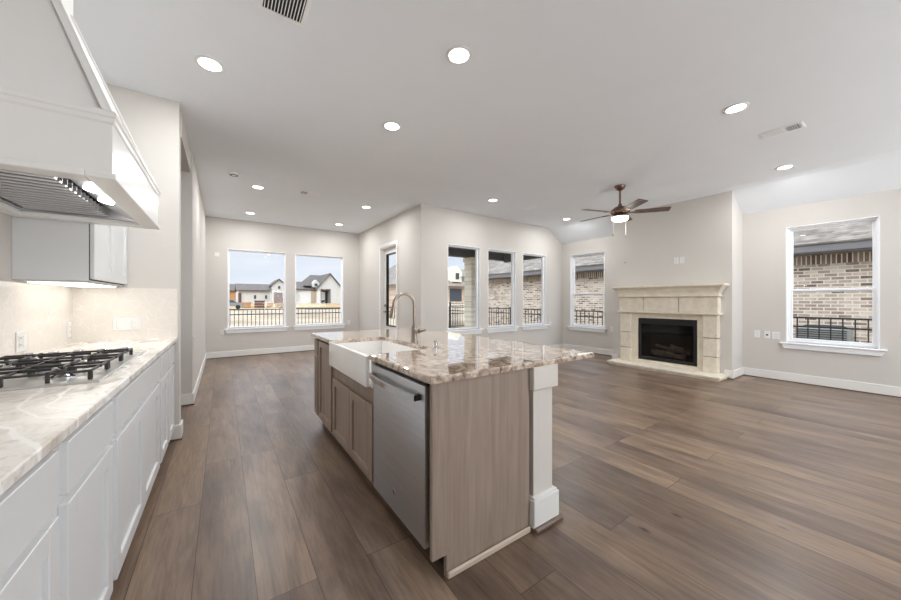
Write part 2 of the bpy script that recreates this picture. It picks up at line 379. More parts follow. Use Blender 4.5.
def wall_x(name, x0, x1, y0, y1, z0, z1, holes, mat=None, label=None):
    """wall in the YZ plane (thin in x) with rectangular holes (ya,yb,za,zb)"""
    m = MB(); ys = sorted({y0, y1, *[h[0] for h in holes], *[h[1] for h in holes]})
    for a, b in zip(ys, ys[1:]):
        hs = sorted([h for h in holes if h[0] < b - 1e-6 and h[1] > a + 1e-6], key=lambda h: h[2]); z = z0
        for h in hs:
            if h[2] > z: m.box(x0, x1, a, b, z, h[2])
            z = h[3]
        if z < z1: m.box(x0, x1, a, b, z, z1)
    bmesh.ops.remove_doubles(m.bm, verts=m.bm.verts[:], dist=1e-5)
    return S(m.build(name, mat or M['wall']), label)
def wall_y(name, y0, y1, x0, x1, z0, z1, holes, mat=None, label=None):
    m = MB(); xs = sorted({x0, x1, *[h[0] for h in holes], *[h[1] for h in holes]})
    for a, b in zip(xs, xs[1:]):
        hs = sorted([h for h in holes if h[0] < b - 1e-6 and h[1] > a + 1e-6], key=lambda h: h[2]); z = z0
        for h in hs:
            if h[2] > z: m.box(a, b, y0, y1, z, h[2])
            z = h[3]
        if z < z1: m.box(a, b, y0, y1, z, z1)
    bmesh.ops.remove_doubles(m.bm, verts=m.bm.verts[:], dist=1e-5)
    return S(m.build(name, mat or M['wall']), label)

# ------------------------------------------------------------------ room shell
S(MB().poly([(XW - T, RY - T, -.1), (XR + T, RY - T, -.1), (XR + T, YW + T, -.1), (XJ + T, YW + T, -.1), (XJ + T, YB + T, -.1), (-2.2, YB + T, -.1), (-2.2, YP, -.1), (XW - T, YP, -.1)], (0, 0, .1)).build('floor', M['floor']), 'brown grey wide plank wood floor running through kitchen and living room')
XBEND = 6.53; ZR = 2.666
prof = [(-2.2, CZ), (XBEND - .10, CZ), (XBEND - .02, CZ - .012), (XBEND + .06, CZ - .045)]
sl = (CZ - .045 - ZR) / (XR - XBEND - .06)
prof += [(XR + T, ZR - sl * T)]
m = MB(); pts = [(x, YB + T, z) for x, z in prof] + [(XR + T, YB + T, CZ + .25), (-2.2, YB + T, CZ + .25)]
pl = [(x, RY - T, z) for x, z in prof] + [(XR + T, RY - T, CZ + .25), (-2.2, RY - T, CZ + .25)]
# split at the porch: living-room ceiling and nook ceiling in one mesh
m.hull([(x, RY - T, z) for (x, _, z) in pl], [(x, YW + T, z) for (x, _, z) in pl])
m.box(-2.2, XJ + T, YW + T, YB + T, CZ, CZ + .25)
bmesh.ops.remove_doubles(m.bm, verts=m.bm.verts[:], dist=1e-5)
S(m.build('ceiling', M['ceiling']), 'white textured ceiling sloping down along the window side')

wall_x('wall_kitchen', XW - T, XW, RY, YP, 0, CZ, [], label='greige wall behind the range counter')
wall_y('wall_pier', YP, YP + .13, XW - T, -.322, 0, CZ, [], label='greige wall end at the far end of the range counter')
wall_x('wall_header', XL - .13, -.318, YP + .13, 4.97, 2.757, CZ, [], label='greige header above the tall hallway opening')
wall_y('wall_hall', 4.97, 5.1, -2.2, XL - .13, 0, CZ, [], label='greige hallway wall beyond the opening')
wall_x('wall_hall_end', -2.2 , -2.08, YP + .13, 4.97, 0, CZ, [], label='greige hallway end wall')
wall_y('wall_hall_near', YP + .0, YP + .13, -2.2, XW - T, 0, CZ, [], label='greige hallway near wall')
wall_x('wall_left', XL - .13, XL, 4.97, YB, 0, CZ, [], label='greige left wall of the breakfast nook')
FW = [(.077, 1.22), (1.417, 2.565)]
wall_y('wall_far', YB, YB + T, XL - .13, XJ + T, 0, CZ, [(a, b, ZB, ZT) for a, b in FW], label='greige far wall of the nook with two picture windows')
DY0, DY1, DZ = 6.30, 7.12, 2.42
wall_x('wall_nook', XJ, XJ + T, YW, YB, 0, CZ, [(DY0, DY1, 0, DZ)], label='greige nook wall with the glazed patio door')
TW = [(3.575, 4.385), (4.60, 5.43), (5.655, 6.47)]
wall_y('wall_porch', YW, YW + T, XJ + T, XR + T, 0, CZ, [(a, b, .65, 2.335) for a, b in TW], label='greige wall with three porch windows')
RW = [(.355, 1.235), (4.15, 5.045)]
wall_x('wall_right', XR, XR + T, RY, YW, 0, CZ, [(a, b, .60, 2.355) for a, b in RW], label='greige right wall with two hung windows')
wall_x('wall_chimney', XF, XR, FB0, FB1, 0, CZ, [(2.19, 3.12, .14, .905)], label='greige chimney breast behind the fireplace')
RH = [(2.2, 3.6), (3.8, 5.2), (5.4, 6.8)]  # made-up openings in the unseen wall, there to pass the fill lamp
wall_y('wall_rear', RY - T, RY, XW - T, XR + T, 0, CZ, [(a, b, .25, 2.7) for a, b in RH], label='greige rear wall with tall windows added for the fill lamp')

# baseboards (board with a thin brown shoe line at the floor)
BH = .135; BT = .016
def bb(name, boxes, label=None):
    m = MB()
    for (x0, x1, y0, y1) in boxes: m.box(x0, x1, y0, y1, .012, BH, .003)
    o = S(m.build(name, M['trim']), label)
    m = MB()
    for (x0, x1, y0, y1) in boxes: m.box(x0 - .004, x1 + .004, y0 - .004, y1 + .004, 0, .014)
    m.build('shoe_strip', M['shoe_brown'], o); return o
bb('baseboard_far', [(XL, XJ, YB - BT, YB)]); bb('baseboard_left', [(XL, XL + BT, 4.97 - BT, YB - BT)])
bb('baseboard_hall', [(-2.0, XL, 4.97 - BT, 4.97)])
bb('baseboard_pier', [(-.40, -.322 + BT, YP - BT, YP), (-.322, -.322 + BT, YP, YP + .13 + BT), (-.9, -.322, YP + .13, YP + .13 + BT)])
bb('baseboard_nook', [(XJ - BT, XJ, YW - BT, DY0 - .085), (XJ - BT, XJ, DY1 + .085, YB - BT)])
bb('baseboard_porch', [(XJ, XR - BT, YW - BT, YW)])
bb('baseboard_right', [(XR - BT, XR, FB1, YW - BT), (XR - BT, XR, RY, FB0)])
bb('baseboard_chimney', [(XF - BT, XF, 3.56, FB1 + BT), (XF - BT, XF, FB0 - BT, 1.84), (XF, XR - BT, FB0 - BT, FB0), (XF, XR - BT, FB1, FB1 + BT)])

# ------------------------------------------------------------------ windows and door
def win_y(name, x0, x1, z0, z1, y, label, stool=True, depth=T):
    """picture window in a wall facing -Y (inner face at y)"""
    r = struct(name, ((x0 + x1) / 2, y, z0), label); f = .035; yb = y + depth - .05; m = MB()
    m.box(x0, x0 + f, yb - .03, yb + .03, z0, z1, .004); m.box(x1 - f, x1, yb - .03, yb + .03, z0, z1, .004)
    m.box(x0 + f, x1 - f, yb - .03, yb + .03, z1 - f, z1, .004); m.box(x0 + f, x1 - f, yb - .03, yb + .03, z0, z0 + f, .004)
    m.build('window_frame', M['vinyl'], r)
    m = MB(); m.box(x0, x0 + .012, y - .002, yb - .03, z0, z1); m.box(x1 - .012, x1, y - .002, yb - .03, z0, z1); m.box(x0, x1, y - .002, yb - .03, z1 - .012, z1); m.build('jamb_liner', M['vinyl'], r)
    MB().box(x0 + f, x1 - f, yb - .003, yb + .003, z0 + f, z1 - f).build('glass_pane', M['glass'], r)
    if stool:
        MB().box(x0 - .06, x1 + .06, y - .05, yb - .03, z0 - .022, z0, .005).build('window_sill', M['vinyl'], r)
        MB().poly([(x0 - .045, y - .02, z0 - .022), (x0 - .02, y - .02, z0 - .10), (x1 + .02, y - .02, z0 - .10), (x1 + .045, y - .02, z0 - .022)], (0, .02, 0)).build('sill_apron', M['vinyl'], r)
    return r
for i, (a, b) in enumerate(FW): win_y('window_%d' % (i + 1), a, b, ZB, ZT, YB, ('left' if i == 0 else 'right') + ' picture window of the nook')
for i, (a, b) in enumerate(TW): win_y('window_%d' % (i + 3), a, b, .65, 2.335, YW, ('first', 'second', 'third')[i] + ' of three porch windows, counted from the patio door')
def win_x(name, y0, y1, z0, z1, x, label):
    """single-hung window in a wall facing -X"""
    r = struct(name, (x, (y0 + y1) / 2, z0), label); f = .034; xb = x + .07; zm = 1.388; m = MB()
    m.box(xb - .03, xb + .05, y0, y0 + f, z0, z1, .004); m.box(xb - .03, xb + .05, y1 - f, y1, z0, z1, .004)
    m.box(xb - .03, xb + .05, y0 + f, y1 - f, z1 - f, z1, .004); m.box(xb - .03, xb + .05, y0 + f, y1 - f, z0, z0 + f, .004)
    m.build('window_frame', M['vinyl'], r)
    m = MB(); m.box(x - .002, xb - .03, y0, y0 + .012, z0, z1); m.box(x - .002, xb - .03, y1 - .012, y1, z0, z1); m.box(x - .002, xb - .03, y0, y1, z1 - .012, z1); m.build('jamb_liner', M['vinyl'], r)
    for nm, za, zb, dx in (('lower_sash', z0 + f, zm + .026, -.008), ('upper_sash', zm - .026, z1 - f, .022)):
        s_ = .032; m = MB(); ya, yb = y0 + f, y1 - f; X0, X1 = xb + dx - .014, xb + dx + .014
        m.box(X0, X1, ya, ya + s_, za, zb, .003); m.box(X0, X1, yb - s_, yb, za, zb, .003); m.box(X0, X1, ya + s_, yb - s_, za, za + s_, .003); m.box(X0, X1, ya + s_, yb - s_, zb - s_, zb, .003)
        so_ = m.build(nm, M['vinyl'], r)
        MB().box(xb + dx - .003, xb + dx + .003, ya + s_, yb - s_, za + s_, zb - s_).build('glass_pane', M['glass'], so_)
    MB().box(x - .055, xb - .03, y0 - .06, y1 + .06, z0 - .022, z0, .005).build('window_sill', M['vinyl'], r)
    MB().poly([(x - .03, y0 - .045, z0 - .022), (x - .03, y0 - .015, z0 - .09), (x - .03, y1 + .015, z0 - .09), (x - .03, y1 + .045, z0 - .022)], (.03, 0, 0)).build('sill_apron', M['vinyl'], r)
win_x('window_6', *RW[0], .60, 2.355, XR, 'large hung window right of the fireplace')
win_x('window_7', *RW[1], .60, 2.355, XR, 'hung window left of the fireplace')
for i, (a, b) in enumerate(RH): win_y('window_%d' % (i + 8), a, b, .25, 2.7, RY, 'tall unseen rear window added for the fill lamp', stool=False, depth=.0)  # unseen windows added around the fill lamp's openings

r = struct('door_1', (XJ, (DY0 + DY1) / 2, 0), 'white glazed patio door in the nook wall')
m = MB(); cw = .075
m.box(XJ - .018, XJ, DY0 - cw, DY0, 0, DZ + cw, .004); m.box(XJ - .018, XJ, DY1, DY1 + cw, 0, DZ + cw, .004); m.box(XJ - .018, XJ, DY0, DY1, DZ, DZ + cw, .004)
m.build('door_casing', M['trim'], r)
m = MB(); m.box(XJ, XJ + T, DY0, DY0 + .02, 0, DZ); m.box(XJ, XJ + T, DY1 - .02, DY1, 0, DZ); m.box(XJ, XJ + T, DY0, DY1, DZ - .02, DZ); m.build('door_jamb', M['trim'], r)
a, b, xd = DY0 + .02, DY1 - .02, XJ + .075
m = MB(); st = .11; m.box(xd, xd + .045, a, a + st, .01, DZ - .02, .003); m.box(xd, xd + .045, b - st, b, .01, DZ - .02, .003)
m.box(xd, xd + .045, a + st, b - st, DZ - .14, DZ - .02, .003); m.box(xd, xd + .045, a + st, b - st, .01, .66, .003); m.box(xd - .004, xd, a + st + .06, b - st - .06, .14, .56, .002)
dl = m.build('door_leaf', M['trim'], r)
m = MB(); g0, g1, h0, h1 = a + st, b - st, .66, DZ - .14; w = .022
m.box(xd - .008, xd + .053, g0, g0 + w, h0, h1); m.box(xd - .008, xd + .053, g1 - w, g1, h0, h1); m.box(xd - .008, xd + .053, g0, g1, h0, h0 + w); m.box(xd - .008, xd + .053, g0, g1, h1 - w, h1)
m.build('glazing_bead', M['black'], dl)
MB().box(xd + .018, xd + .026, g0 + w, g1 - w, h0 + w, h1 - w).build('glass_pane', M['glass'], dl)
hy = b - .06
m = MB(); m.cyl((xd, hy, .98), (xd - .012, hy, .98), .028); m.cyl((xd - .012, hy, .98), (xd - .05, hy, .98), .011); m.tube([(xd - .05, hy, .98), (xd - .055, hy - .02, .98), (xd - .055, hy - .11, .975)], .009)
m.cyl((xd, hy, 1.12), (xd - .02, hy, 1.12), .027, .024); m.build('door_handle', M['nickel'], r, smooth=True)

# ------------------------------------------------------------------ kitchen: range wall
CX = -.335; CB = -.373; CF = -.352
def shaker(m, x, y0, y1, z0, z1, dirn, st=.062, t=.021):
    """shaker front on plane x, facing dirn (+1 / -1) along X"""
    xa, xb = (x - t, x) if dirn > 0 else (x, x + t)
    m.box(xa, xb, y0, y0 + st, z0, z1, .0018); m.box(xa, xb, y1 - st, y1, z0, z1, .0018)
    m.box(xa, xb, y0 + st, y1 - st, z0, z0 + st, .0018); m.box(xa, xb, y0 + st, y1 - st, z1 - st, z1, .0018)
    if dirn > 0: m.box(xa, xb - .012, y0 + st - .002, y1 - st + .002, z0 + st - .002, z1 - st + .002)
    else: m.box(xa + .012, xb, y0 + st - .002, y1 - st + .002, z0 + st - .002, z1 - st + .002)
    return m
units = [(-.62, .02, 2, 'white base cabinet behind the camera end of the range counter'), (.02, .66, 1, 'white base cabinet below the near end of the range counter'),
         (.66, 1.32, 1, 'nearest visible white base cabinet, cut by the lower left edge'), (1.32, 1.83, 1, 'white one-door base cabinet just before the cooktop'),
         (1.83, 2.98, 2, 'wide white two-door base cabinet under the gas cooktop'), (2.98, 3.395, 1, 'narrow white base cabinet just past the cooktop'),
         (3.395, 3.782, 1, 'narrowest white base cabinet against the wall end')]
for y0, y1, nd, lab in units:
    r = thing('base_cabinet', ((XW + CB) / 2, (y0 + y1) / 2, 0), lab, 'cabinet', 'white base cabinets along the range wall')
    m = MB(); m.box(XW + .002, CB, y0 + .0005, y1 - .0005, .10, .882); m.box(XW + .002, CB - .065, y0 + .0005, y1 - .0005, 0, .10); m.build('body', M['cab'], r)
    g = .03
    MB().box(CF - .021, CF, y0 + g, y1 - g, .708, .853, .002).build('drawer', M['cab'], r)
    n = nd; w = (y1 - y0 - 2 * g - (n - 1) * .006) / n
    for k in range(n):
        a = y0 + g + k * (w + .006); shaker(MB(), CF, a, a + w, .115, .682, 1).build('door', M['cab'], r)
ct = MB().box(XW + .001, CX, -.62, YP - .001, .884, .914, .004, 2).build('countertop', M['quartzite']); tag(ct, 'pale veined quartzite countertop along the range wall', 'countertop')
S(MB().box(XW, XW + .010, -.62, YP, .914, 1.345).build('trim_1', M['splash']), 'pale swirl tile backsplash behind the cooktop')
S(MB().box(XW + .010, -.334, YP - .010, YP, .914, 1.345).build('trim_2', M['splash']), 'pale swirl tile backsplash on the wall end')

# cooktop
K0, K1, KA, KB = 1.90, 2.80, -.94, -.41; kz = .914
r = thing('gas_cooktop', ((KA + KB) / 2, (K0 + K1) / 2, kz), 'stainless gas cooktop with black cast iron grates set in the range counter', 'cooktop')
m = MB(); m.box(KA, KB, K0, K1, kz, kz + .009, .003); m.build('cooktop_tray', M['tray'], r)
burn = [(-.80, 2.07, .045), (-.55, 2.07, .04), (-.675, 2.30, .06), (-.80, 2.53, .04), (-.55, 2.53, .045)]
for bx, by, br in burn:
    o = MB().lathe([(br + .02, kz + .009), (br + .02, kz + .014), (br, kz + .022), (br * .9, kz + .026)], (bx, by, 0), 24).build('burner_base', M['chrome'], r, smooth=True)
    MB().lathe([(br * .85, kz + .0262), (br * .85, kz + .036), (br * .7, kz + .040)], (bx, by, 0), 24).build('burner_cap', M['iron'], o, smooth=True)
gz0, gz1 = kz + .009, kz + .048
for k, (ya, yb) in enumerate(((1.935, 2.165), (2.185, 2.415), (2.435, 2.655))):
    m = MB(); xa, xb = KA + .035, KB - .035; w = .0045
    for y in (ya, yb): m.box(xa, xb, y - w, y + w, gz1 - .009, gz1, .0015)
    for x in (xa, xb, (xa + xb) / 2): m.box(x - w, x + w, ya, yb, gz1 - .009, gz1, .0015)
    for x in (xa, (xa + xb) / 2, xb):
        for y in (ya, yb): m.box(x - .007, x + .007, y - .006, y + .006, gz0, gz1 + .001, .002)
    for q in (1, 3):
        x = xa + (xb - xa) * q / 4
        for y in (ya, yb): m.box(x - .006, x + .006, y - .005, y + .005, gz0, gz1 + .004, .002)
    ym = (ya + yb) / 2
    for cx_ in ((xa * 3 + xb) / 4, (xa + xb * 3) / 4):
        for dx, dy in ((1, 0), (-1, 0), (0, 1), (0, -1)):
            L0, L1 = .022, (.125 if dx else .115)
            if dx: m.box(min(cx_ + dx * L0, cx_ + dx * L1), max(cx_ + dx * L0, cx_ + dx * L1), ym - w, ym + w, gz1 - .008, gz1 + .003, .0015)
            else: m.box(cx_ - w, cx_ + w, min(ym + dy * L0, ym + dy * L1), max(ym + dy * L0, ym + dy * L1), gz1 - .008, gz1 + .003, .0015)
    m.build('grate', M['iron'], r)
for k in range(5):
    kx = -.86 + k * .0925
    MB().lathe([(.026, kz + .009), (.026, kz + .014), (.019, kz + .016), (.021, kz + .042), (.018, kz + .048)], (kx, 2.73, 0), 20).build('knob', M['chrome'], r, smooth=True)

# range hood
HX = -.343; H0, H1, HZ = 1.79, 2.90, 1.722; HA = 1.955
r = thing('range_hood', ((XW + HX) / 2, (H0 + H1) / 2, HZ), 'white tapered wooden range hood above the gas cooktop', 'hood')
m = MB(); w = .055; ti = .012
m.box(HX - ti - .02, HX - ti, H0 + ti, H1 - ti, HZ, HA); m.box(XW + .001, HX - ti - .02, H0 + ti, H0 + ti + .02, HZ, HA); m.box(XW + .001, HX - ti - .02, H1 - ti - .02, H1 - ti, HZ, HA)
m.box(XW + .001, HX - ti, H0 + ti, H1 - ti, HA - .03, HA); m.build('apron', M['hood'], r)
m = MB()     # flat rim under the apron
m.box(HX - .085, HX, H0, H1, HZ - .012, HZ + .012, .003); m.box(XW + .001, HX - .085, H0, H0 + .085, HZ - .012, HZ + .012, .003); m.box(XW + .001, HX - .085, H1 - .085, H1, HZ - .012, HZ + .012, .003)
m.box(XW + .001, XW + .07, H0 + .085, H1 - .085, HZ - .012, HZ + .012, .003)
m.build('bottom_rim', M['hood'], r)
tx, ty0, ty1, tz = -.66, 2.11, 2.595, 2.735
A = [(XW + .001, H0 + ti + .01, HA), (HX - ti - .01, H0 + ti + .01, HA), (HX - ti - .01, H1 - ti - .01, HA), (XW + .001, H1 - ti - .01, HA)]
B = [(XW + .001, ty0, tz), (tx, ty0, tz), (tx, ty1, tz), (XW + .001, ty1, tz)]
MB().hull(A, B).build('taper', M['hood'], r)
MB().box(XW + .001, tx - .0, ty0, ty1, tz, CZ - .001).build('chimney', M['hood'], r)
m = MB()     # ledge moulding between apron and taper
m.rings([[(XW + .001, H0 + ti - o, z), (HX - ti + o, H0 + ti - o, z), (HX - ti + o, H1 - ti + o, z), (XW + .001, H1 - ti + o, z)] for o, z in ((.0, HA - .03), (.006, HA - .022), (.009, HA - .008), (.014, HA - .002), (.014, HA + .012), (.008, HA + .022), (-.004, HA + .026))])
m.build('ledge_moulding', M['hood'], r)
def strip(m, P, Q, n1, n2, w, t):
    """flat strip of width w (along n1) and thickness t (along n2) from P to Q"""
    P, Q, n1, n2 = map(Vector, (P, Q, n1, n2)); n1 = n1.normalized() * w; n2 = n2.normalized() * t
    m.hull([P, P + n1, P + n1 + n2, P + n2], [Q, Q + n1, Q + n1 + n2, Q + n2])
m = MB()
sa = [Vector(A[1]), Vector(A[2])]; sb = [Vector(B[1]), Vector(B[2])]
nf = (sa[1] - sa[0]).cross(sb[0] - sa[0]).normalized()
if nf.x < 0: nf = -nf
nn = Vector((1, 0, 0)).cross(Vector(B[0]) - Vector(A[0])).normalized()
if nn.y > 0: nn = -nn
up = Vector((0, 0, .023))
strip(m, sa[0] + up, sb[0], Vector((-1, 0, -.0)), nn, .02, .010)
m.build('side_moulding', M['hood'], r); m = MB()
strip(m, sa[0] + up + nn * .010, sb[0] + nn * .010, Vector((0, 1, 0)), nf, .05, .008)
m.build('corner_moulding', M['hood'], r); m = MB()
strip(m, sa[1] + up, sb[1], Vector((0, -1, 0)), nf, .05, .008)
m.build('corner_moulding', M['hood'], r)
m = MB(); m.box(XW + .07, HX - .085, H0 + .085, H1 - .085, HZ + .10, HZ + .112)
m.box(XW + .07, XW + .082, H0 + .085, H1 - .085, HZ + .012, HZ + .10); m.box(HX - .097, HX - .085, H0 + .085, H1 - .085, HZ + .012, HZ + .10)
m.box(XW + .082, HX - .097, H0 + .085, H0 + .097, HZ + .012, HZ + .10); m.box(XW + .082, HX - .097, H1 - .097, H1 - .085, HZ + .012, HZ + .10)
m.build('liner', M['steel'], r)
m = MB(); m.poly([(-.56, H0 + .1, HZ + .06), (HX - .1, H0 + .1, HZ + .012), (HX - .1, H0 + .1, HZ + .03), (-.56, H0 + .1, HZ + .075)], (0, H1 - H0 - .2, 0)); lp = m.build('light_panel', M['steel'], r)
m = MB(); y = H0 + .115
while y < H1 - .12:
    m.box(-.885, -.565, y, y + .030, HZ + .020, HZ + .028, .003); m.box(-.885, -.565, y + .024, y + .030, HZ + .028, HZ + .055); y += .056
m.build('baffle_filter', M['steel'], r)
MB().box(-.884, -.56, H0 + .1, H1 - .1, HZ + .085, HZ + .09).build('filter_tray', M['duct'], r)
for y in (2.17, 2.385):
    c0 = Vector((-.493, y, HZ + .030)); nv = Vector((-.268, 0, -1)).normalized()
    MB().cyl(c0, c0 + nv * .010, .031, .028, 24).build('hood_lamp', M['lens'], r)
    ld = bpy.data.lights.new('hood_lamp_light', 'POINT'); ld.energy = .5; ld.shadow_soft_size = .025; ld.color = (1, .96, .9)
    lo = bpy.data.objects.new('hood_lamp_light', ld); COL.objects.link(lo); lo.parent = r; lo.location = c0 + nv * .045 - org(r)

# upper cabinet
UX = -.655; U0, U1, UZ = 2.915, YP - .011, 1.362
r = thing('wall_cabinet', ((XW + UX) / 2, (U0 + U1) / 2, UZ), 'white two-door wall cabinet between the range hood and the wall end', 'cabinet')
MB().box(XW + .001, UX - .022, U0, U1, UZ, 2.42).build('body', M['cab'], r)
MB().box(UX - .022, UX - .0215, U0 + .004, U1, UZ + .004, 2.41).build('door_gap', M['shadow_gap'], r)
w = (U1 - U0 - .014 - .004) / 2
for k in range(2): shaker(MB(), UX, U0 + .012 + k * (w + .004), U0 + .012 + k * (w + .004) + w, UZ + .012, 2.41, 1).build('door', M['cab'], r)
r = thing('under_cabinet_light', (-.80, 3.3, UZ - .018), 'lit white light strip under the white wall cabinet', 'light')
MB().box(-.94, -.70, U0 + .02, 3.72, UZ - .010, UZ - .001, .002).build('housing', M['plate'], r)
MB().box(-.93, -.71, U0 + .03, 3.71, UZ - .018, UZ - .010, .002).build('diffuser', M['strip'], r)
ld = bpy.data.lights.new('strip_light', 'AREA'); ld.shape = 'RECTANGLE'; ld.size = .2; ld.size_y = .7; ld.energy = .25; ld.color = (1, .95, .88)
lo = bpy.data.objects.new('strip_light', ld); COL.objects.link(lo); lo.parent = r; lo.location = (0, 0, -.004)

# ------------------------------------------------------------------ island
IX0, IX1, IY0, IY1 = .728, 1.933, 1.20, 3.51; IF = .748; IB = .770; IR = 1.36
def island_cab(lab, y0, y1, fronts, ztop=.882):
    r = thing('island_cabinet', ((IB + IR) / 2, (y0 + y1) / 2, 0), lab, 'cabinet', 'taupe island base cabinets')
    m = MB(); m.box(IB, IR, y0 + .0005, y1 - .0005, .10, ztop); m.box(IB + .06, IR, y0 + .0005, y1 - .0005, 0, .10); m.build('body', M['taupe'], r)
    for kind, a, b, za, zb in fronts:
        if kind == 'drawer': MB().box(IF, IF + .021, a, b, za, zb, .002).build('drawer', M['taupe'], r)
        else: shaker(MB(), IF, a, b, za, zb, -1, .055).build('door', M['taupe'], r)
    return r
island_cab('narrow taupe island cabinet with drawer at the far end', 3.32, 3.485, [('drawer', 3.345, 3.475, .715, .857), ('door', 3.345, 3.475, .13, .70)])
island_cab('taupe island cabinet with one tall door beside the white sink', 2.84, 3.32, [('door', 2.862, 3.30, .13, .857)])
island_cab('taupe two-door sink base cabinet below the white apron sink', 1.905, 2.84, [('door', 1.93, 2.365, .13, .595), ('door', 2.372, 2.81, .13, .595)], .70)
tag(MB().poly([(.748, 1.222, .105), (.748, 1.222, .882), (IR, 1.222, .882), (IR, 1.222, 0), (.822, 1.222, 0), (.822, 1.222, .105)], (0, .022, 0)).build('island_end_panel', M['taupe']), 'taupe stained end panel of the island facing the camera', 'panel')
tag(MB().box(.822, IR - .001, 1.206, 1.221, 0, .032, .006).build('shoe_moulding', M['shoe_tan']), 'pale shoe moulding at the foot of the island end panel', 'moulding')
tag(MB().box(IR + .001, IR + .13, 1.39, 3.485, 0, .882).build('island_knee_wall', M['wall']), 'greige knee wall on the seating side of the island', 'wall')
r = thing('island_post', (1.455, 1.30, 0), 'white square post under the overhanging corner of the island', 'post')
px0, px1, py0, py1 = 1.376, 1.556, 1.205, 1.388
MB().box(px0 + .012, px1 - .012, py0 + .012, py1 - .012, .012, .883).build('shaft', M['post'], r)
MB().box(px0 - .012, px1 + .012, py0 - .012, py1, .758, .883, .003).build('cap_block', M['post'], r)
m = MB(); m.box(px0 - .010, px1 + .018, py0 - .014, py1, .014, .166, .003); m.box(px0 - .002, px1 + .010, py0 - .006, py1, .166, .178, .003); m.build('plinth', M['trim'], r)
MB().box(px0 - .014, px1 + .036, py0 - .034, py1, 0, .026, .008).build('shoe_moulding', M['shoe_brown'], r)
rr = r
# countertop with sink cut-out
SY0, SY1, SXB = 1.935, 2.79, 1.185
m = MB(); zt0, zt1 = .884, .914
m.poly([(IX0, IY0, zt0), (IX1, IY0, zt0), (IX1, IY1, zt0), (IX0, IY1, zt0), (IX0, SY1, zt0), (SXB - .02, SY1, zt0), (SXB, SY1 - .02, zt0), (SXB, SY0 + .02, zt0), (SXB - .02, SY0, zt0), (IX0, SY0, zt0)], (0, 0, zt1 - zt0))
bmesh.ops.bevel(m.bm, geom=[e_ for e_ in m.bm.edges if abs(e_.verts[0].co.z - e_.verts[1].co.z) < 1e-6 and e_.verts[0].co.z > .9], offset=.009, segments=3, profile=.5, affect='EDGES')
tag(m.build('island_countertop', M['granite']), 'polished brown and cream granite top of the island', 'countertop')
# farmhouse sink
r = thing('farmhouse_sink', (.96, (SY0 + SY1) / 2, .712), 'white apron-front farmhouse sink set in the granite island', 'sink')
sx0, sx1, sy0, sy1, sz0, sz1 = .712, SXB + .012, SY0 - .03, SY1 + .03, .712, .883
rim = .028
MB().box(sx0, sx0 + rim, SY0 + .002, SY1 - .002, sz0, .905, .007, 3).build('apron_front', M['sink'], r, smooth=True)
m = MB(); m.box(sx0 + rim, sx1, sy0, sy0 + rim, sz0, sz1); m.box(sx0 + rim, sx1, sy1 - rim, sy1, sz0, sz1); m.box(sx1 - rim, sx1, sy0 + rim, sy1 - rim, sz0, sz1); m.box(sx0 + rim, sx1 - rim, sy0 + rim, sy1 - rim, sz0, sz0 + .02); m.build('basin', M['sink'], r)
MB().lathe([(.045, sz0 + .020), (.045, sz0 + .024), (.03, sz0 + .022)], (.98, 2.36, 0), 24).build('drain', M['chrome'], r, smooth=True)
# faucet
fx, fy = 1.243, 2.305
r = thing('faucet', (fx, fy, .914), 'brushed nickel gooseneck faucet behind the white sink', 'faucet')
m = MB(); m.lathe([(.030, .914), (.030, .922), (.024, .930), (.022, 1.03), (.016, 1.045)], (fx, fy, 0), 24); m.build('faucet_body', M['nickel'], r, smooth=True)
pts = [(fx, fy, 1.04), (fx, fy, 1.14)]; R_ = .088; zc = 1.205
pts += [(fx, fy, zc)] + [(fx - R_ + R_ * math.cos(t), fy, zc + R_ * math.sin(t)) for t in [i * math.pi / 12 for i in range(1, 12)]]
pts += [(fx - 2 * R_ - .002, fy, zc - .01)]
MB().tube(pts, .0125, 14).build('gooseneck', M['nickel'], r, smooth=True)
MB().tube([(fx - 2 * R_ - .002, fy, zc - .005), (fx - 2 * R_ - .006, fy, zc - .03), (fx - 2 * R_ - .014, fy, zc - .085), (fx - 2 * R_ - .016, fy, zc - .10)], [.014, .017, .022, .021], 16).build('spray_head', M['nickel'], r, smooth=True)
m = MB(); m.cyl((fx, fy, 1.0), (fx + .02, fy - .045, 1.0), .018); m.tube([(fx + .018, fy - .042, 1.0), (fx + .03, fy - .07, 1.006), (fx + .045, fy - .10, 1.012)], [.010, .009, .006]); m.build('lever', M['nickel'], r, smooth=True)
r = thing('air_switch', (1.20, 1.92, .914), 'small chrome button beside the gooseneck faucet', 'button')
m = MB(); m.lathe([(.022, .914), (.022, .920), (.017, .922), (.017, .955), (.013, .958)], (1.20, 1.92, 0), 20); m.build('button_body', M['chrome'], r, smooth=True)
MB().lathe([(.011, .958), (.011, .964), (.008, .966)], (1.20, 1.92, 0), 16).build('button_cap', M['nickel'], r, smooth=True)
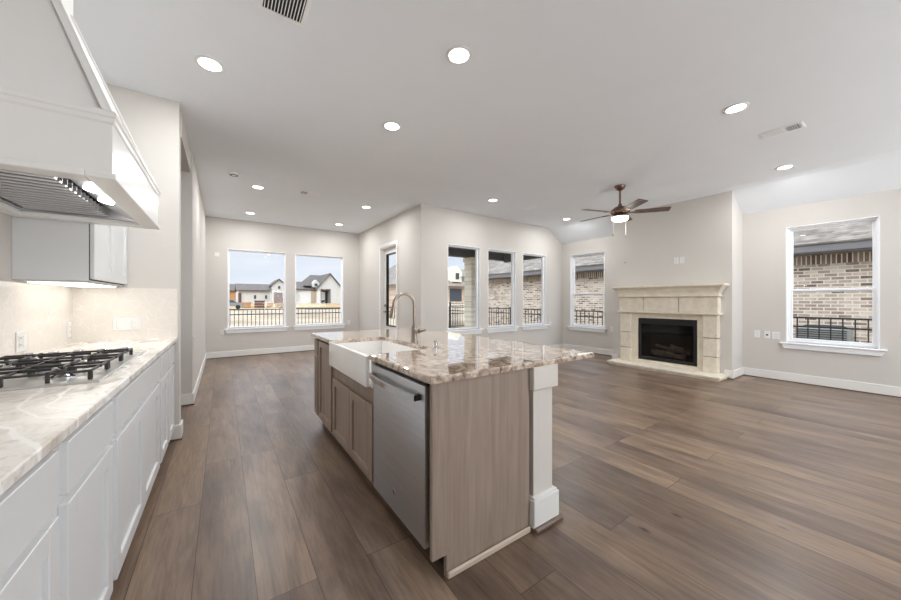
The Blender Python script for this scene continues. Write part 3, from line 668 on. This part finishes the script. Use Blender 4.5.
# dishwasher
D0, D1, DX = 1.276, 1.897, .742
r = thing('dishwasher', (1.05, (D0 + D1) / 2, 0), 'stainless dishwasher with bar handle in the island', 'dishwasher')
m = MB(); m.box(DX + .045, IR - .03, D0 + .002, D1 - .002, .10, .876); m.build('tub', M['rubber'], r)
m = MB(); m.box(DX, DX + .040, D0 + .004, D1 - .006, .125, .858, .004, 2); m.build('door', M['steel'], r, smooth=True)
MB().box(DX + .012, DX + .055, D0 + .004, D1 - .006, .858, .878, .001).build('control_strip', M['rubber'], r)
MB().box(.85, 1.2, D0 + .004, D1 - .004, 0, .105).build('toe_plate', M['rubber'], r)
m = MB(); n = 12; ring = []
ha, hb, hz0, hz1 = D0 + .035, D1 - .035, .785, .818
ys = [ha + (hb - ha) * i / n for i in range(n + 1)]
def hx(y): t = (y - ha) / (hb - ha) * 2 - 1; return DX - .028 - .022 * (1 - t * t)
m.rings([[(hx(y), y, hz0), (hx(y) - .010, y, hz0 + .004), (hx(y) - .010, y, hz1 - .004), (hx(y), y, hz1)] for y in ys])
h = m.build('handle', M['chrome'], r, smooth=True)
for y in (ha + .012, hb - .012): MB().box(DX - .038, DX + .001, y - .012, y + .012, hz0 + .003, hz1 - .003, .002).build('handle_bracket', M['black'] if y < 1.5 else M['chrome'], h)
m = MB(); m.lathe([(.013, 0), (.013, .0015), (.011, .0022)], (0, 0, 0), 24); m.xform(Matrix.Translation((DX, 1.60, .235)) @ Matrix.Rotation(-math.pi / 2, 4, 'Y')); bd = m.build('badge', M['chrome'], r, smooth=True)
m = MB(); m.tube([(DX - .0028, 1.60 + .006 * math.cos(t), .235 + .006 * math.sin(t)) for t in [i * math.pi / 8 for i in range(13)]], .0009, 6); m.build('badge_script', M['rubber'], bd)

# ------------------------------------------------------------------ fireplace
r = thing('fireplace_surround', (6.45, 2.665, 0), 'cream cast stone mantel and surround on the chimney breast', 'fireplace')
def sx(u0): return u0
yL, yR = 3.495, 1.845
m = MB(); z = 1.0
# mantel shelf with cove crown (profile in x-z, mitred by stacked boxes)
m = MB()
def slab(x, o, za, zb, bev=.004): m.box(x, XF - .001, yR + .02 - o, yL - .02 + o, za, zb, bev, 2)
slab(6.33, .085, 1.472, 1.508)
cov = [(6.42, .0, 1.365), (6.415, .006, 1.385), (6.40, .018, 1.41), (6.385, .034, 1.435), (6.362, .055, 1.458), (6.345, .072, 1.472)]
lo_ = [[(x, yR + .02 - o, z), (x, yL - .02 + o, z), (XF - .001, yL - .02 + o, z), (XF - .001, yR + .02 - o, z)] for x, o, z in cov]
m.rings(lo_); m.build('mantel_shelf', M['caststone'], r)
m = MB(); slab(6.425, -.005, 1.315, 1.365); slab(6.405, .015, 1.300, 1.318, .006); m.build('upper_moulding', M['caststone'], r)
for a, b in ((yR + .035, 2.428), (2.436, 3.003), (3.011, yL - .035)): MB().box(6.44, XF - .001, a, b, 1.035, 1.302, .006).build('frieze_block', M['caststone'], r)
m = MB(); slab(6.41, .012, 1.005, 1.037, .006); m.build('lower_moulding', M['caststone'], r)
for a, b in ((yR + .05, 2.09), (3.245, yL - .05)):
    for za, zb in ((.075, .322), (.332, .622), (.632, 1.005)): MB().box(6.455 if za > .1 else 6.445, XF - .001, a, b, za, zb, .006).build('leg_block', M['caststone'], r)
m = MB(); m.box(6.50, XF - .001, 2.09, 2.18, .13, 1.005); m.box(6.50, XF - .001, 3.13, 3.245, .13, 1.005); m.box(6.50, XF - .001, 2.18, 3.13, .91, 1.005); m.box(6.50, XF - .001, 2.09, 3.245, .075, .13); m.build('inner_slip', M['caststone'], r)
m = MB(); m.box(6.185, XF - .001, 1.80, 3.535, .0, .03, .004); m.box(6.165, XF - .001, 1.775, 3.555, .03, .075, .014, 3)
tag(m.build('hearth_slab', M['caststone']), 'low cream cast stone hearth slab on the floor below the fireplace', 'hearth')
r = thing('gas_fireplace', (6.6, 2.655, .135), 'black framed gas fireplace insert with ceramic logs', 'fireplace insert')
ga, gb, gza, gzb = 2.19, 3.12, .142, .903
m = MB(); m.box(6.498, 6.53, ga, ga + .045, gza, gzb, .003); m.box(6.498, 6.53, gb - .045, gb, gza, gzb, .003); m.box(6.498, 6.53, ga + .045, gb - .045, gza, gza + .05, .003); m.box(6.498, 6.53, ga + .045, gb - .045, gzb - .10, gzb, .003); m.build('frame', M['black'], r)
m = MB()
for k in range(5): m.box(6.494, 6.498, ga + .06, gb - .06, gzb - .088 + k * .016, gzb - .080 + k * .016)
m.build('top_louvre', M['rubber'], r)
m = MB(); m.box(6.95, 6.965, ga + .01, gb - .01, gza, gzb); m.box(6.532, 6.95, ga + .001, ga + .01, gza, gzb); m.box(6.532, 6.95, gb - .01, gb - .001, gza, gzb); m.box(6.532, 6.95, ga + .01, gb - .01, gza, gza + .012); m.box(6.532, 6.95, ga + .01, gb - .01, gzb - .012, gzb - .001); m.build('firebox', M['firebox'], r)
MB().box(6.512, 6.516, ga + .045, gb - .045, gza + .05, gzb - .10).build('glass_pane', M['fireglass'], r)
random.seed(3)
for (x, y0_, y1_, z, rad, dz) in ((6.66, 2.40, 2.92, .235, .042, .02), (6.74, 2.36, 2.70, .30, .038, .05), (6.73, 2.62, 2.98, .29, .036, -.02), (6.70, 2.46, 2.66, .36, .033, .05), (6.78, 2.70, 2.94, .35, .03, .04)):
    n = 8; pts = [(x + random.uniform(-.012, .012), y0_ + (y1_ - y0_) * i / n, z + dz * i / n + random.uniform(-.008, .008)) for i in range(n + 1)]
    MB().tube(pts, [rad * random.uniform(.85, 1.12) for _ in pts], 10).build('log', M['log'], r, smooth=True)
m = MB(); m.box(6.60, 6.86, 2.34, 3.0, gza + .012, gza + .055, .01); m.build('burner_tray', M['firebox'], r)

# ------------------------------------------------------------------ ceiling fan
FX, FY = 5.056, 2.705; FZ = 2.60
r = thing('ceiling_fan', (FX, FY, CZ), 'bronze five-blade ceiling fan with lit lamp and pull chains', 'fan')
MB().lathe([(.078, CZ - .001), (.078, CZ - .012), (.066, CZ - .045), (.03, CZ - .072), (.018, CZ - .075)], (FX, FY, 0)).build('canopy', M['bronze'], r, smooth=True)
MB().cyl((FX, FY, CZ - .07), (FX, FY, FZ + .11), .014).build('downrod', M['bronze'], r, smooth=True)
MB().lathe([(.022, FZ + .13), (.03, FZ + .10), (.085, FZ + .075), (.125, FZ + .04), (.135, FZ + .005), (.128, FZ - .02), (.10, FZ - .035), (.11, FZ - .05), (.122, FZ - .055), (.124, FZ - .075)], (FX, FY, 0)).build('motor_housing', M['bronze'], r, smooth=True)
MB().lathe([(.118, FZ - .075), (.118, FZ - .105), (.10, FZ - .125), (.06, FZ - .136), (.01, FZ - .14)], (FX, FY, 0)).build('lamp_glass', M['fan_lens'], r, smooth=True)
ld = bpy.data.lights.new('fan_light', 'POINT'); ld.energy = FAN_W; ld.shadow_soft_size = .12; ld.color = (1, .96, .9)
lo = bpy.data.objects.new('fan_light', ld); COL.objects.link(lo); lo.parent = r; lo.location = (0, 0, FZ - .30 - CZ)
yaw = math.radians(34.615)
for k in range(5):
    ph = math.radians(-20 - 72 * k)
    d = Vector((math.cos(yaw), -math.sin(yaw), 0)) * math.cos(ph) + Vector((math.sin(yaw), math.cos(yaw), 0)) * math.sin(ph)
    sd_ = Vector((-d.y, d.x, 0)); tilt = -.20
    a_ = (sd_ * math.cos(tilt) + Vector((0, 0, 1)) * math.sin(tilt)); nrm = d.cross(a_).normalized()
    c0 = Vector((FX, FY, FZ - .005))
    rs = []
    for q, hw in ((.20, .050), (.25, .060), (.50, .066), (.64, .068), (.665, .062)):
        p = c0 + d * q; rs.append([p - a_ * hw - nrm * .004, p + a_ * hw - nrm * .004, p + a_ * hw + nrm * .004, p - a_ * hw + nrm * .004])
    bl = MB().rings(rs).build('blade', M['blade'], r)
    rs = []
    for q, hw in ((.11, .02), (.17, .018), (.22, .04), (.27, .03)):
        p = c0 + d * q - nrm * .008; rs.append([p - a_ * hw - nrm * .004, p + a_ * hw - nrm * .004, p + a_ * hw + nrm * .003, p - a_ * hw + nrm * .003])
    MB().rings(rs).build('blade_arm', M['bronze'], bl)
for dx, dy, zl in ((-.09, .06, 2.27), (.075, -.05, 2.25)):
    m = MB(); m.cyl((FX + dx, FY + dy, FZ - .09), (FX + dx, FY + dy, zl), .003, None, 8); ch = m.build('pull_chain', M['plate'], r)
    MB().lathe([(.003, zl), (.008, zl - .012), (.008, zl - .028), (.003, zl - .036)], (FX + dx, FY + dy, 0), 12).build('chain_fob', M['bronze'], ch, smooth=True)

# ------------------------------------------------------------------ ceiling fixtures
def can(loc, label):
    r = thing('recessed_light', loc, label, 'light', 'recessed ceiling lights'); x, y, z = loc
    MB().lathe([(.092, z - .001), (.092, z - .006), (.078, z - .010), (.070, z - .006), (.070, z - .001)], (x, y, 0), 40).build('trim_ring', M['plate'], r, smooth=True)
    MB().lathe([(.070, z - .003), (.069, z - .006), (.04, z - .008), (.01, z - .0085)], (x, y, 0), 40).build('lens', M['lens'], r, smooth=True)
    ld = bpy.data.lights.get('can_light')
    if ld is None:
        ld = bpy.data.lights.new('can_light', 'AREA'); ld.shape = 'DISK'; ld.size = .13; ld.energy = CAN_W; ld.color = (.965, .985, 1)
    lo = bpy.data.objects.new('can_light', ld); COL.objects.link(lo); lo.parent = r; lo.location = (0, 0, -.012)
for x, y, lab in ((-.081, 3.049, 'lit recessed light over the aisle beside the range hood'), (1.398, 1.918, 'lit recessed light over the near end of the island'), (1.409, 3.086, 'lit recessed light over the far end of the island'),
                  (3.88, 1.0, 'lit recessed light closest to the camera in the living area'), (6.136, 1.075, 'lit recessed light near the large right window, past the ceiling vent'),
                  (.447, 5.941, 'lit recessed light by the smoke detector in the nook'), (2.23, 6.054, 'lit recessed light in the nook nearest the patio door'),
                  (.453, 7.80, 'lit recessed light above the left nook window'), (2.223, 7.80, 'lit recessed light above the right nook window'),
                  (3.919, 4.357, 'lit recessed light in front of the first porch window'), (6.15, 4.463, 'lit recessed light left of the ceiling fan, near the room corner')):
    can((x, y, CZ), lab)
for x, y in ((1.4, -2), (3.9, -2), (6.1, -2)): can((x, y, CZ), 'unseen recessed light added in the ceiling behind the camera')  # extra downlights out of view, added to brighten the room

def vent(x0, x1, y0, y1, label, along, n, dark, z=CZ):
    r = thing('ceiling_vent', ((x0 + x1) / 2, (y0 + y1) / 2, z), label, 'vent', 'ceiling air vents'); b = .024
    m = MB(); m.box(x0, x1, y0, y0 + b, z - .007, z - .0005, .002); m.box(x0, x1, y1 - b, y1, z - .007, z - .0005, .002); m.box(x0, x0 + b, y0 + b, y1 - b, z - .007, z - .0005, .002); m.box(x1 - b, x1, y0 + b, y1 - b, z - .007, z - .0005, .002)
    m.build('frame', M['louver'], r); MB().box(x0 + b, x1 - b, y0 + b, y1 - b, z - .002, z - .0006).build('backing', M['duct'], r)
    m = MB()
    if along == 'y':
        L_ = x1 - x0 - 2 * b
        for k in range(n):
            x = x0 + b + L_ * (k + .5) / n; t = (k + .5) / n; lean = 0; hw = .0022 if t < dark else .0062
            m.poly([(x - hw - lean, y0 + b, z - .010), (x + hw - lean, y0 + b, z - .010), (x + hw + lean, y0 + b, z - .002), (x - hw + lean, y0 + b, z - .002)], (0, y1 - y0 - 2 * b, 0))
    else:
        L_ = y1 - y0 - 2 * b
        for k in range(n):
            y = y0 + b + L_ * (k + .5) / n; t = (k + .5) / n; lean = 0; hw = .0022 if t < dark else .0062
            m.poly([(x0 + b, y - hw - lean, z - .010), (x0 + b, y + hw - lean, z - .010), (x0 + b, y + hw + lean, z - .002), (x0 + b, y - hw + lean, z - .002)], (x1 - x0 - 2 * b, 0, 0))
    m.build('louvre', M['louver'], r)
vent(.17, .43, 1.97, 2.29, 'white ceiling vent nearest the camera, cut by the top edge', 'y', 12, 1.0)
vent(4.69, 4.88, .70, 1.02, 'white ceiling vent between two recessed lights at right', 'x', 16, .36)
vent(1.02, 1.34, 5.72, 5.90, 'white ceiling vent in the middle of the nook', 'y', 17, .33)
vent(4.66, 4.92, 4.22, 4.42, 'small white ceiling vent in front of the porch windows', 'y', 13, .0)
r = thing('smoke_detector', (.123, 5.476, CZ), 'round white smoke detector on the nook ceiling', 'smoke detector')
MB().lathe([(.065, CZ - .001), (.065, CZ - .012), (.056, CZ - .03), (.03, CZ - .036)], (.123, 5.476, 0)).build('housing', M['plate'], r, smooth=True)
MB().lathe([(.05, CZ - .0335), (.046, CZ - .037), (.036, CZ - .037), (.034, CZ - .0352)], (.123, 5.476, 0)).build('sensor_grille', M['slot'], r, smooth=True)

# ------------------------------------------------------------------ wall plates
def plate(name, loc, rot, label, kinds, w=None, cat='outlet', h=.115):
    """cover plate facing local -Y; kinds = list of 'outlet' / 'rocker' / 'blank' / 'jack' gangs"""
    r = thing(name, loc, label, cat, 'wall plates', rot); n = len(kinds); w = w or (.07 + .046 * (n - 1))
    MB().box(-w / 2, w / 2, -.006, -.0005, -h / 2, h / 2, .002).build('cover_plate', M['plate'], r, local=True)
    for k, q in enumerate(kinds):
        cx_ = (k - (n - 1) / 2) * .046
        if q == 'rocker': MB().box(cx_ - .016, cx_ + .016, -.010, -.006, -.033, .033, .002).build('rocker', M['plate'], r, local=True)
        elif q == 'outlet':
            for s_ in (-1, 1):
                o = MB().box(cx_ - .016, cx_ + .016, -.009, -.006, s_ * .02 - .013, s_ * .02 + .013, .002).build('receptacle', M['plate'], r, local=True)
                m = MB(); m.box(cx_ - .008, cx_ - .005, -.0094, -.009, s_ * .02 - .003, s_ * .02 + .006); m.box(cx_ + .005, cx_ + .008, -.0094, -.009, s_ * .02 - .003, s_ * .02 + .006); m.build('slots', M['slot'], o, local=True)
        elif q == 'jack': MB().box(cx_ - .013, cx_ + .013, -.0085, -.006, -.014, .010, .001).build('jack', M['slot'], r, local=True)
    return r
PX = math.pi / 2
plate('outlet', (XW + .010, 2.98, 1.005), PX, 'white outlet on the backsplash behind the cooktop', ['outlet', 'rocker'])
plate('outlet', (XW + .010, 3.70, 1.02), PX, 'white outlet on the backsplash by the inner corner', ['outlet'])
plate('light_switch', (-.659, YP - .010, 1.045), 0, 'wide white switch plate on the backsplash of the wall end', ['rocker', 'blank', 'rocker'], .165, 'switch', .10)
plate('light_switch', (XL, 5.18, 1.21), PX, 'white switch high on the left nook wall', ['rocker'], None, 'switch')
plate('outlet', (XL, 5.2, .74), PX, 'white outlet low on the left nook wall', ['outlet'])
plate('thermostat', (-.11, YB, 2.22), 0, 'small white sensor high on the far wall left of the windows', ['blank'], .085, 'thermostat', .085)
plate('outlet', (-.02, YB, .545), 0, 'white outlet under the left side of the left nook window', ['outlet'])
plate('outlet', (2.71, YB, .66), 0, 'white outlet just right of the right nook window', ['outlet'])
plate('outlet', (6.62, YW, .66), 0, 'white outlet right of the third porch window', ['outlet'])
plate('outlet', (XR, 3.98, .60), -PX, 'white outlet between the hung window and chimney breast', ['outlet'])
plate('outlet', (XF, 2.52, 1.94), -PX, 'white outlet above the mantel, left one of the pair', ['outlet'])
plate('media_plate', (XF, 2.43, 1.943), -PX, 'white blank plate above the mantel, right one of the pair', ['blank'], None, 'plate')
plate('media_plate', (XR, 1.565, .695), -PX, 'white blank plate nearest the chimney breast on the right wall', ['blank'], None, 'plate')
plate('outlet', (XR, 1.445, .695), -PX, 'white plate with dark jack, middle of three on the right wall', ['jack'], None, 'outlet')
plate('outlet', (XR, 1.345, .69), -PX, 'white double plate next to the large right window', ['outlet'], .085)
MB_ = MB().box(-.022, .022, -.006, -.0005, -.045, .045, .002)
r = thing('outlet', (px1 + .012, 1.24, .80), 'small white outlet on the side of the island post', 'outlet', 'wall plates', PX)
MB().box(-.03, .03, -.006, -.0005, -.05, .05, .002).build('cover_plate', M['plate'], r, local=True)
m = MB(); m.box(-.014, .014, -.009, -.006, .006, .034, .002); m.box(-.014, .014, -.009, -.006, -.034, -.006, .002); m.build('receptacle', M['slot'], r, local=True)
tag(MB().cyl((XF, 3.42, 1.99), (XF - .006, 3.42, 1.99), .014, .011, 16).build('gas_key_plate', M['nickel']), 'tiny round metal plate on the chimney breast above mantel left', 'plate')

# ------------------------------------------------------------------ outdoors
GZ = -.18
S(MB().box(-140, 140, -60, 200, GZ - .3, GZ).build('ground', M['ground']), 'pale bare ground of the building lots')
S(MB().box(XJ + T, 8.2, YW + T, 8.75, GZ, -.04).build('trim_3', M['concrete']), 'concrete porch slab')
# porch roof
r = thing('porch_roof', (5.6, 7.2, 2.6), 'dark porch ceiling with beam outside the three windows', 'porch roof')
MB().box(XJ + T + .005, 8.3, YW + T + .005, 9.0, 2.86, 3.3).build('ceiling_boards', M['porch_dark'], r)
MB().box(XJ + T + .005, 8.3, 8.5, 8.72, 2.64, 2.86).build('beam', M['porch_dark'], r)
MB().box(8.14, 8.3, YW + T + .005, 8.5, 2.57, 2.86).build('side_beam', M['porch_dark'], r)
r = thing('porch_column', (6.84, 8.61, -.04), 'square cream brick column holding the porch beam', 'column')
MB().box(6.64, 7.04, 8.42, 8.80, -.04, 2.50).build('shaft', M['column_brick'], r)
m = MB(); m.box(6.60, 7.08, 8.38, 8.84, 2.50, 2.639, .01); m.build('capital', M['stone_trim'], r)

def fence_run(name, P, Q, z0, z1, label, pitch=.11, post=2.2, rails=(0, .17), group='black metal fences'):
    P, Q = Vector(P), Vector(Q); d = (Q - P); Ln = d.length; d.normalize(); nrm = Vector((-d.y, d.x, 0))
    r = thing(name, (P.x, P.y, z0), label, 'fence', group); m = MB()
    def bar(a, b, w, za, zb):
        p, q = P + d * a, P + d * b
        m.hull([(*(p + nrm * w).xy, za), (*(p - nrm * w).xy, za), (*(q - nrm * w).xy, za), (*(q + nrm * w).xy, za)], [(*(p + nrm * w).xy, zb), (*(p - nrm * w).xy, zb), (*(q - nrm * w).xy, zb), (*(q + nrm * w).xy, zb)])
    for dz in rails: bar(0, Ln, .016, z1 - dz - .032, z1 - dz)
    bar(0, Ln, .016, z0 + .12, z0 + .15)
    m.build('rail', M['fence'], r); m = MB(); t = pitch / 2
    while t < Ln: bar(t - .009, t + .009, .009, z0 + .06, z1); t += pitch
    m.build('picket_panel', M['fence'], r); t = 0
    while t <= Ln: 
        m = MB(); bar(t - .03, t + .03, .03, z0, z1 + .05); m.build('post', M['fence'], r); t += post
    return r
fence_run('metal_fence', (-3.0, 13.4, 0), (7.6, 13.4, 0), GZ, .93, 'black metal fence across the far yard beyond the nook windows', .125, 2.45)
fence_run('metal_fence', (9.0, -3, 0), (9.0, 13.4, 0), GZ, .93, 'black metal fence along the side yard before the brick house', .14, 2.4)
fence_run('metal_fence', (9.15, 13.3, 0), (11.5, 13.3, 0), GZ, 1.1, 'short black metal fence behind the porch column', .12, 1.3, (0, .13, .5))

# brick neighbour on the right: long wall parallel to the right wall
BX = 12.0
r = thing('brick_house', (15, 6, GZ), 'tan brick neighbour house with shingle roof beyond the right windows', 'house')
wl = MB().box(BX, BX + .3, -9, 15.2, GZ, 2.48).build('brick_wall', M['brick'], r)
MB().box(BX - .02, BX, -9, 15.2, 2.12, 2.34).build('soldier_course', M['soldier'], r)
MB().box(BX - .45, BX - .40, -9, 15.6, 2.39, 2.57).build('fascia', M['fascia'], r)
MB().box(BX - .41, BX + .05, -9, 15.6, 2.36, 2.395).build('soffit', M['fascia'], r)
MB().hull([(BX - .48, -9.2, 2.56), (BX + 6, -9.2, 6.2), (BX + 6, -9.2, 6.3), (BX - .48, -9.2, 2.60)], [(BX - .48, 15.7, 2.56), (BX + 6, 15.7, 6.2), (BX + 6, 15.7, 6.3), (BX - .48, 15.7, 2.60)]).build('roof', M['shingle'], r)
MB().hull([(BX + .3, 15.1, GZ), (BX + 12, 15.1, GZ), (BX + 12, 15.2, GZ), (BX + .3, 15.2, GZ)], [(BX + .3, 15.1, 2.6), (BX + 12, 15.1, 2.6), (BX + 12, 15.2, 2.6), (BX + .3, 15.2, 2.6)]).build('end_wall', M['brick'], r)
r = thing('air_conditioner', (11.4, 1.35, GZ), 'grey air conditioner unit behind the fence at the right window', 'air conditioner')
MB().box(10.95, 11.75, .95, 1.75, GZ, .62, .02).build('cabinet', M['ac'], r)
MB().lathe([(.34, .62), (.34, .64), (.30, .66), (.05, .66)], (11.35, 1.35, 0)).build('fan_grille', M['duct'], r, smooth=True)
m = MB()
for k in range(14): m.box(10.94, 10.95, .98, 1.72, GZ + .10 + k * .05, GZ + .115 + k * .05)
m.build('louvre_panel', M['duct'], r)

# house with dormer seen through the first porch window (far)
r = thing('brick_bungalow', (20, 30, GZ), 'far brick house with a white dormer seen through the first porch window', 'house')
MB().box(14, 32, 30, 40, GZ, 2.75).build('brick_wall', M['brick_red'], r)
MB().hull([(13.4, 29.4, 2.75), (32.6, 29.4, 2.75), (32.6, 40.6, 2.75), (13.4, 40.6, 2.75)], [(16.4, 35, 5.3), (32.6, 35, 5.3), (32.6, 35.1, 5.3), (16.4, 35.1, 5.3)]).build('roof', M['shingle'], r)
dm = MB().poly([(21.2, 30.3, 3.3), (22.5, 30.3, 3.3), (22.5, 30.3, 4.5), (21.85, 30.3, 5.1), (21.2, 30.3, 4.5)], (0, 3, 0)).build('dormer', M['stone_trim'], r)
MB().box(21.62, 22.08, 30.24, 30.3, 3.6, 4.3).build('dormer_window', M['dark_window'], dm)
MB().box(14, 32, 29.8, 30.0, GZ, .95).build('stone_skirt', M['stone_trim'], r)
MB().box(20.6, 22.2, 29.94, 30.0, 1.1, 2.5).build('window', M['dark_window'], r)

# white houses across the lot
def gable_x(m, x0, x1, y0, y1, z0, zr, oh=.4):
    """gable roof with ridge along X"""
    ym = (y0 + y1) / 2; m.poly([(x0 - oh, y0 - oh, z0), (x0 - oh, ym, zr), (x0 - oh, y1 + oh, z0), (x0 - oh, y1 + oh, z0 - .2), (x0 - oh, ym, zr - .25), (x0 - oh, y0 - oh, z0 - .2)], (x1 - x0 + 2 * oh, 0, 0)); return m
def gable_y(m, x0, x1, y0, y1, z0, zr, oh=.4):
    xm = (x0 + x1) / 2; m.poly([(x0 - oh, y0 - oh, z0), (xm, y0 - oh, zr), (x1 + oh, y0 - oh, z0), (x1 + oh, y0 - oh, z0 - .2), (xm, y0 - oh, zr - .25), (x0 - oh, y0 - oh, z0 - .2)], (0, y1 - y0 + 2 * oh, 0)); return m
HB = .5
S(MB().hull([(-12, 66, GZ - .1), (60, 66, GZ - .1), (60, 110, GZ - .1), (-12, 110, GZ - .1)], [(-12, 72, HB), (60, 72, HB), (60, 110, HB), (-12, 110, HB)]).build('embankment', M['dirt']), 'tan dirt bank in front of the white houses')
S(MB().box(10.4, 60, 52, 65.5, GZ - .05, GZ + .02).build('road', M['asphalt']), 'dark road strip before the dirt bank')
r = thing('white_house', (6, 79, HB), 'long low white house with grey roof and garage gable seen through the left nook window', 'house', 'white houses across the lot')
MB().box(2.4, 11.6, 75.5, 84, HB, 3.2).build('wall', M['white_siding'], r)
MB().poly([(2.4, 75.5, 3.2), (2.4, 84, 3.2), (2.4, 79.75, 4.35)], (.2, 0, 0)).build('end_gable', M['white_siding'], r)
gable_x(MB(), 2.4, 11.4, 75.5, 84, 3.2, 4.6).build('roof', M['shingle_dark'], r)
MB().poly([(8.1, 74.4, HB), (10.5, 74.4, HB), (10.5, 74.4, 4.2), (9.3, 74.4, 5.3), (8.1, 74.4, 4.2)], (0, 4, 0)).build('garage_gable', M['white_siding'], r)
gable_y(MB(), 8.1, 10.5, 74.4, 82, 4.25, 5.55, .25).build('gable_roof', M['shingle_dark'], r)
MB().box(8.35, 9.95, 74.3, 74.42, HB, 2.75).build('garage_door', M['garage'], r)
MB().box(9.1, 9.5, 74.32, 74.42, 3.5, 4.05).build('gable_window', M['dark_window'], r)
for x in (5.0, 6.9): MB().box(x, x + .35, 75.4, 75.5, 1.5, 2.2).build('window', M['dark_window'], r)
MB().box(2.38, 2.9, 75.38, 75.5, HB, 2.6).build('side_door', M['garage'], r)
r = thing('white_house', (17, 79, HB), 'white gabled house with porch and grey roof seen through the right nook window', 'house', 'white houses across the lot')
MB().box(12.5, 17, 75.5, 84, HB, 3.6).build('wall', M['white_siding'], r)
gable_x(MB(), 12.5, 17.6, 75.5, 84, 3.6, 5.35).build('roof', M['shingle_dark'], r)
m = MB(); m.box(16.6, 17.1, 74.3, 80, HB, 3.6); m.box(19.4, 21.9, 74.3, 80, HB, 3.6); m.box(17.1, 19.4, 76.2, 80, HB, 3.6)
m.poly([(16.6, 74.3, 3.6), (21.9, 74.3, 3.6), (19.25, 74.3, 6.9)], (0, 6, 0)); m.build('gable_wall', M['white_siding'], r)
gable_y(MB(), 16.6, 21.9, 74.3, 86, 3.55, 7.15, .35).build('gable_roof', M['shingle_dark'], r)
MB().hull([(14.2, 75.4, 4.3), (22.5, 75.4, 4.3), (22.5, 86, 4.3), (14.2, 86, 4.3)], [(16.2, 79, 6.9), (19.3, 79, 6.9), (19.3, 80, 6.9), (16.2, 80, 6.9)]).build('main_roof', M['shingle_dark'], r)
dm = MB().poly([(15.8, 75.0, 4.0), (17.2, 75.0, 4.0), (17.2, 75.0, 4.9), (16.5, 75.0, 5.6), (15.8, 75.0, 4.9)], (0, 2.5, 0)).build('dormer', M['white_siding'], r)
MB().box(16.2, 16.8, 74.95, 75.0, 4.2, 4.8).build('dormer_window', M['dark_window'], dm)
MB().box(17.3, 19.2, 76.1, 76.2, HB, 3.3).build('porch_window', M['dark_window'], r)
MB().box(17.9, 18.6, 76.0, 76.1, 1.2, 3.0).build('front_door', M['plate'], r)
for x in (17.05, 19.2): MB().box(x, x + .2, 74.3, 74.5, HB, 3.6).build('porch_post', M['fascia'] if x > 18 else M['stone_trim'], r)
MB().box(15.6, 17.0, 75.3, 75.5, HB, 3.5).build('board_panel', M['dirt'], r)
r = thing('far_house', (.3, 100, HB), 'small grey house at the left edge of the left nook window', 'house')
MB().box(-6, 2.6, 98, 106, HB, 3.6).build('wall', M['rubble'], r)
gable_x(MB(), -6, 2.6, 98, 106, 3.6, 5.4).build('roof', M['shingle_dark'], r)
random.seed(11)
for i, (x, y, sx_, sz_, mk, lab) in enumerate(((3.2, 68, 1.5, 1.0, 'rubble', 'stacked tan lumber left of the white house'), (5.2, 66, 1.5, 1.3, 'garage', 'reddish brick pallet in front of the long white house'), (7.0, 68, .9, .9, 'rubble', 'small tan pallet right of the brick pallet'), (8.6, 66, 1.6, .8, 'dirt', 'tan pile in front of the garage gable'))):
    r = thing('material_pile', (x, y, GZ), lab, 'pile', 'building material piles')
    for k in range(3):
        o = random.uniform(-.15, .15)
        MB().box(x - sx_ / 2 + o, x + sx_ / 2 + o, y - .6, y + .6, GZ + .1 + sz_ * k / 3, GZ + .1 + sz_ * (k + .86) / 3, .04).build('stack_layer', M[mk], r)
    m = MB()
    for q in (-.4, 0, .4): m.box(x + q * sx_ - .06, x + q * sx_ + .06, y - .55, y + .55, GZ, GZ + .1)
    m.build('pallet', M['rubble'], r)
r = thing('parked_car', (1.0, 62, GZ), 'grey parked car at the left edge of the left nook window', 'car')
prof_ = [(-2.1, .45), (-2.1, .85), (-1.5, 1.0), (-.9, 1.45), (.7, 1.45), (1.3, 1.02), (2.1, .9), (2.15, .45)]
MB().poly([(.6 + a_, 61.2, GZ + b_) for a_, b_ in prof_], (0, 1.7, 0)).build('body', M['ac'], r)
MB().poly([(.6 + a_, 61.19, GZ + b_) for a_, b_ in [(-1.3, 1.03), (-.85, 1.38), (.62, 1.38), (1.05, 1.03)]], (0, .01, 0)).build('side_window', M['dark_window'], r)
for a_ in (-1.3, 1.3): MB().cyl((.6 + a_, 61.15, GZ + .32), (.6 + a_, 61.4, GZ + .32), .32).build('wheel', M['rubber'], r)
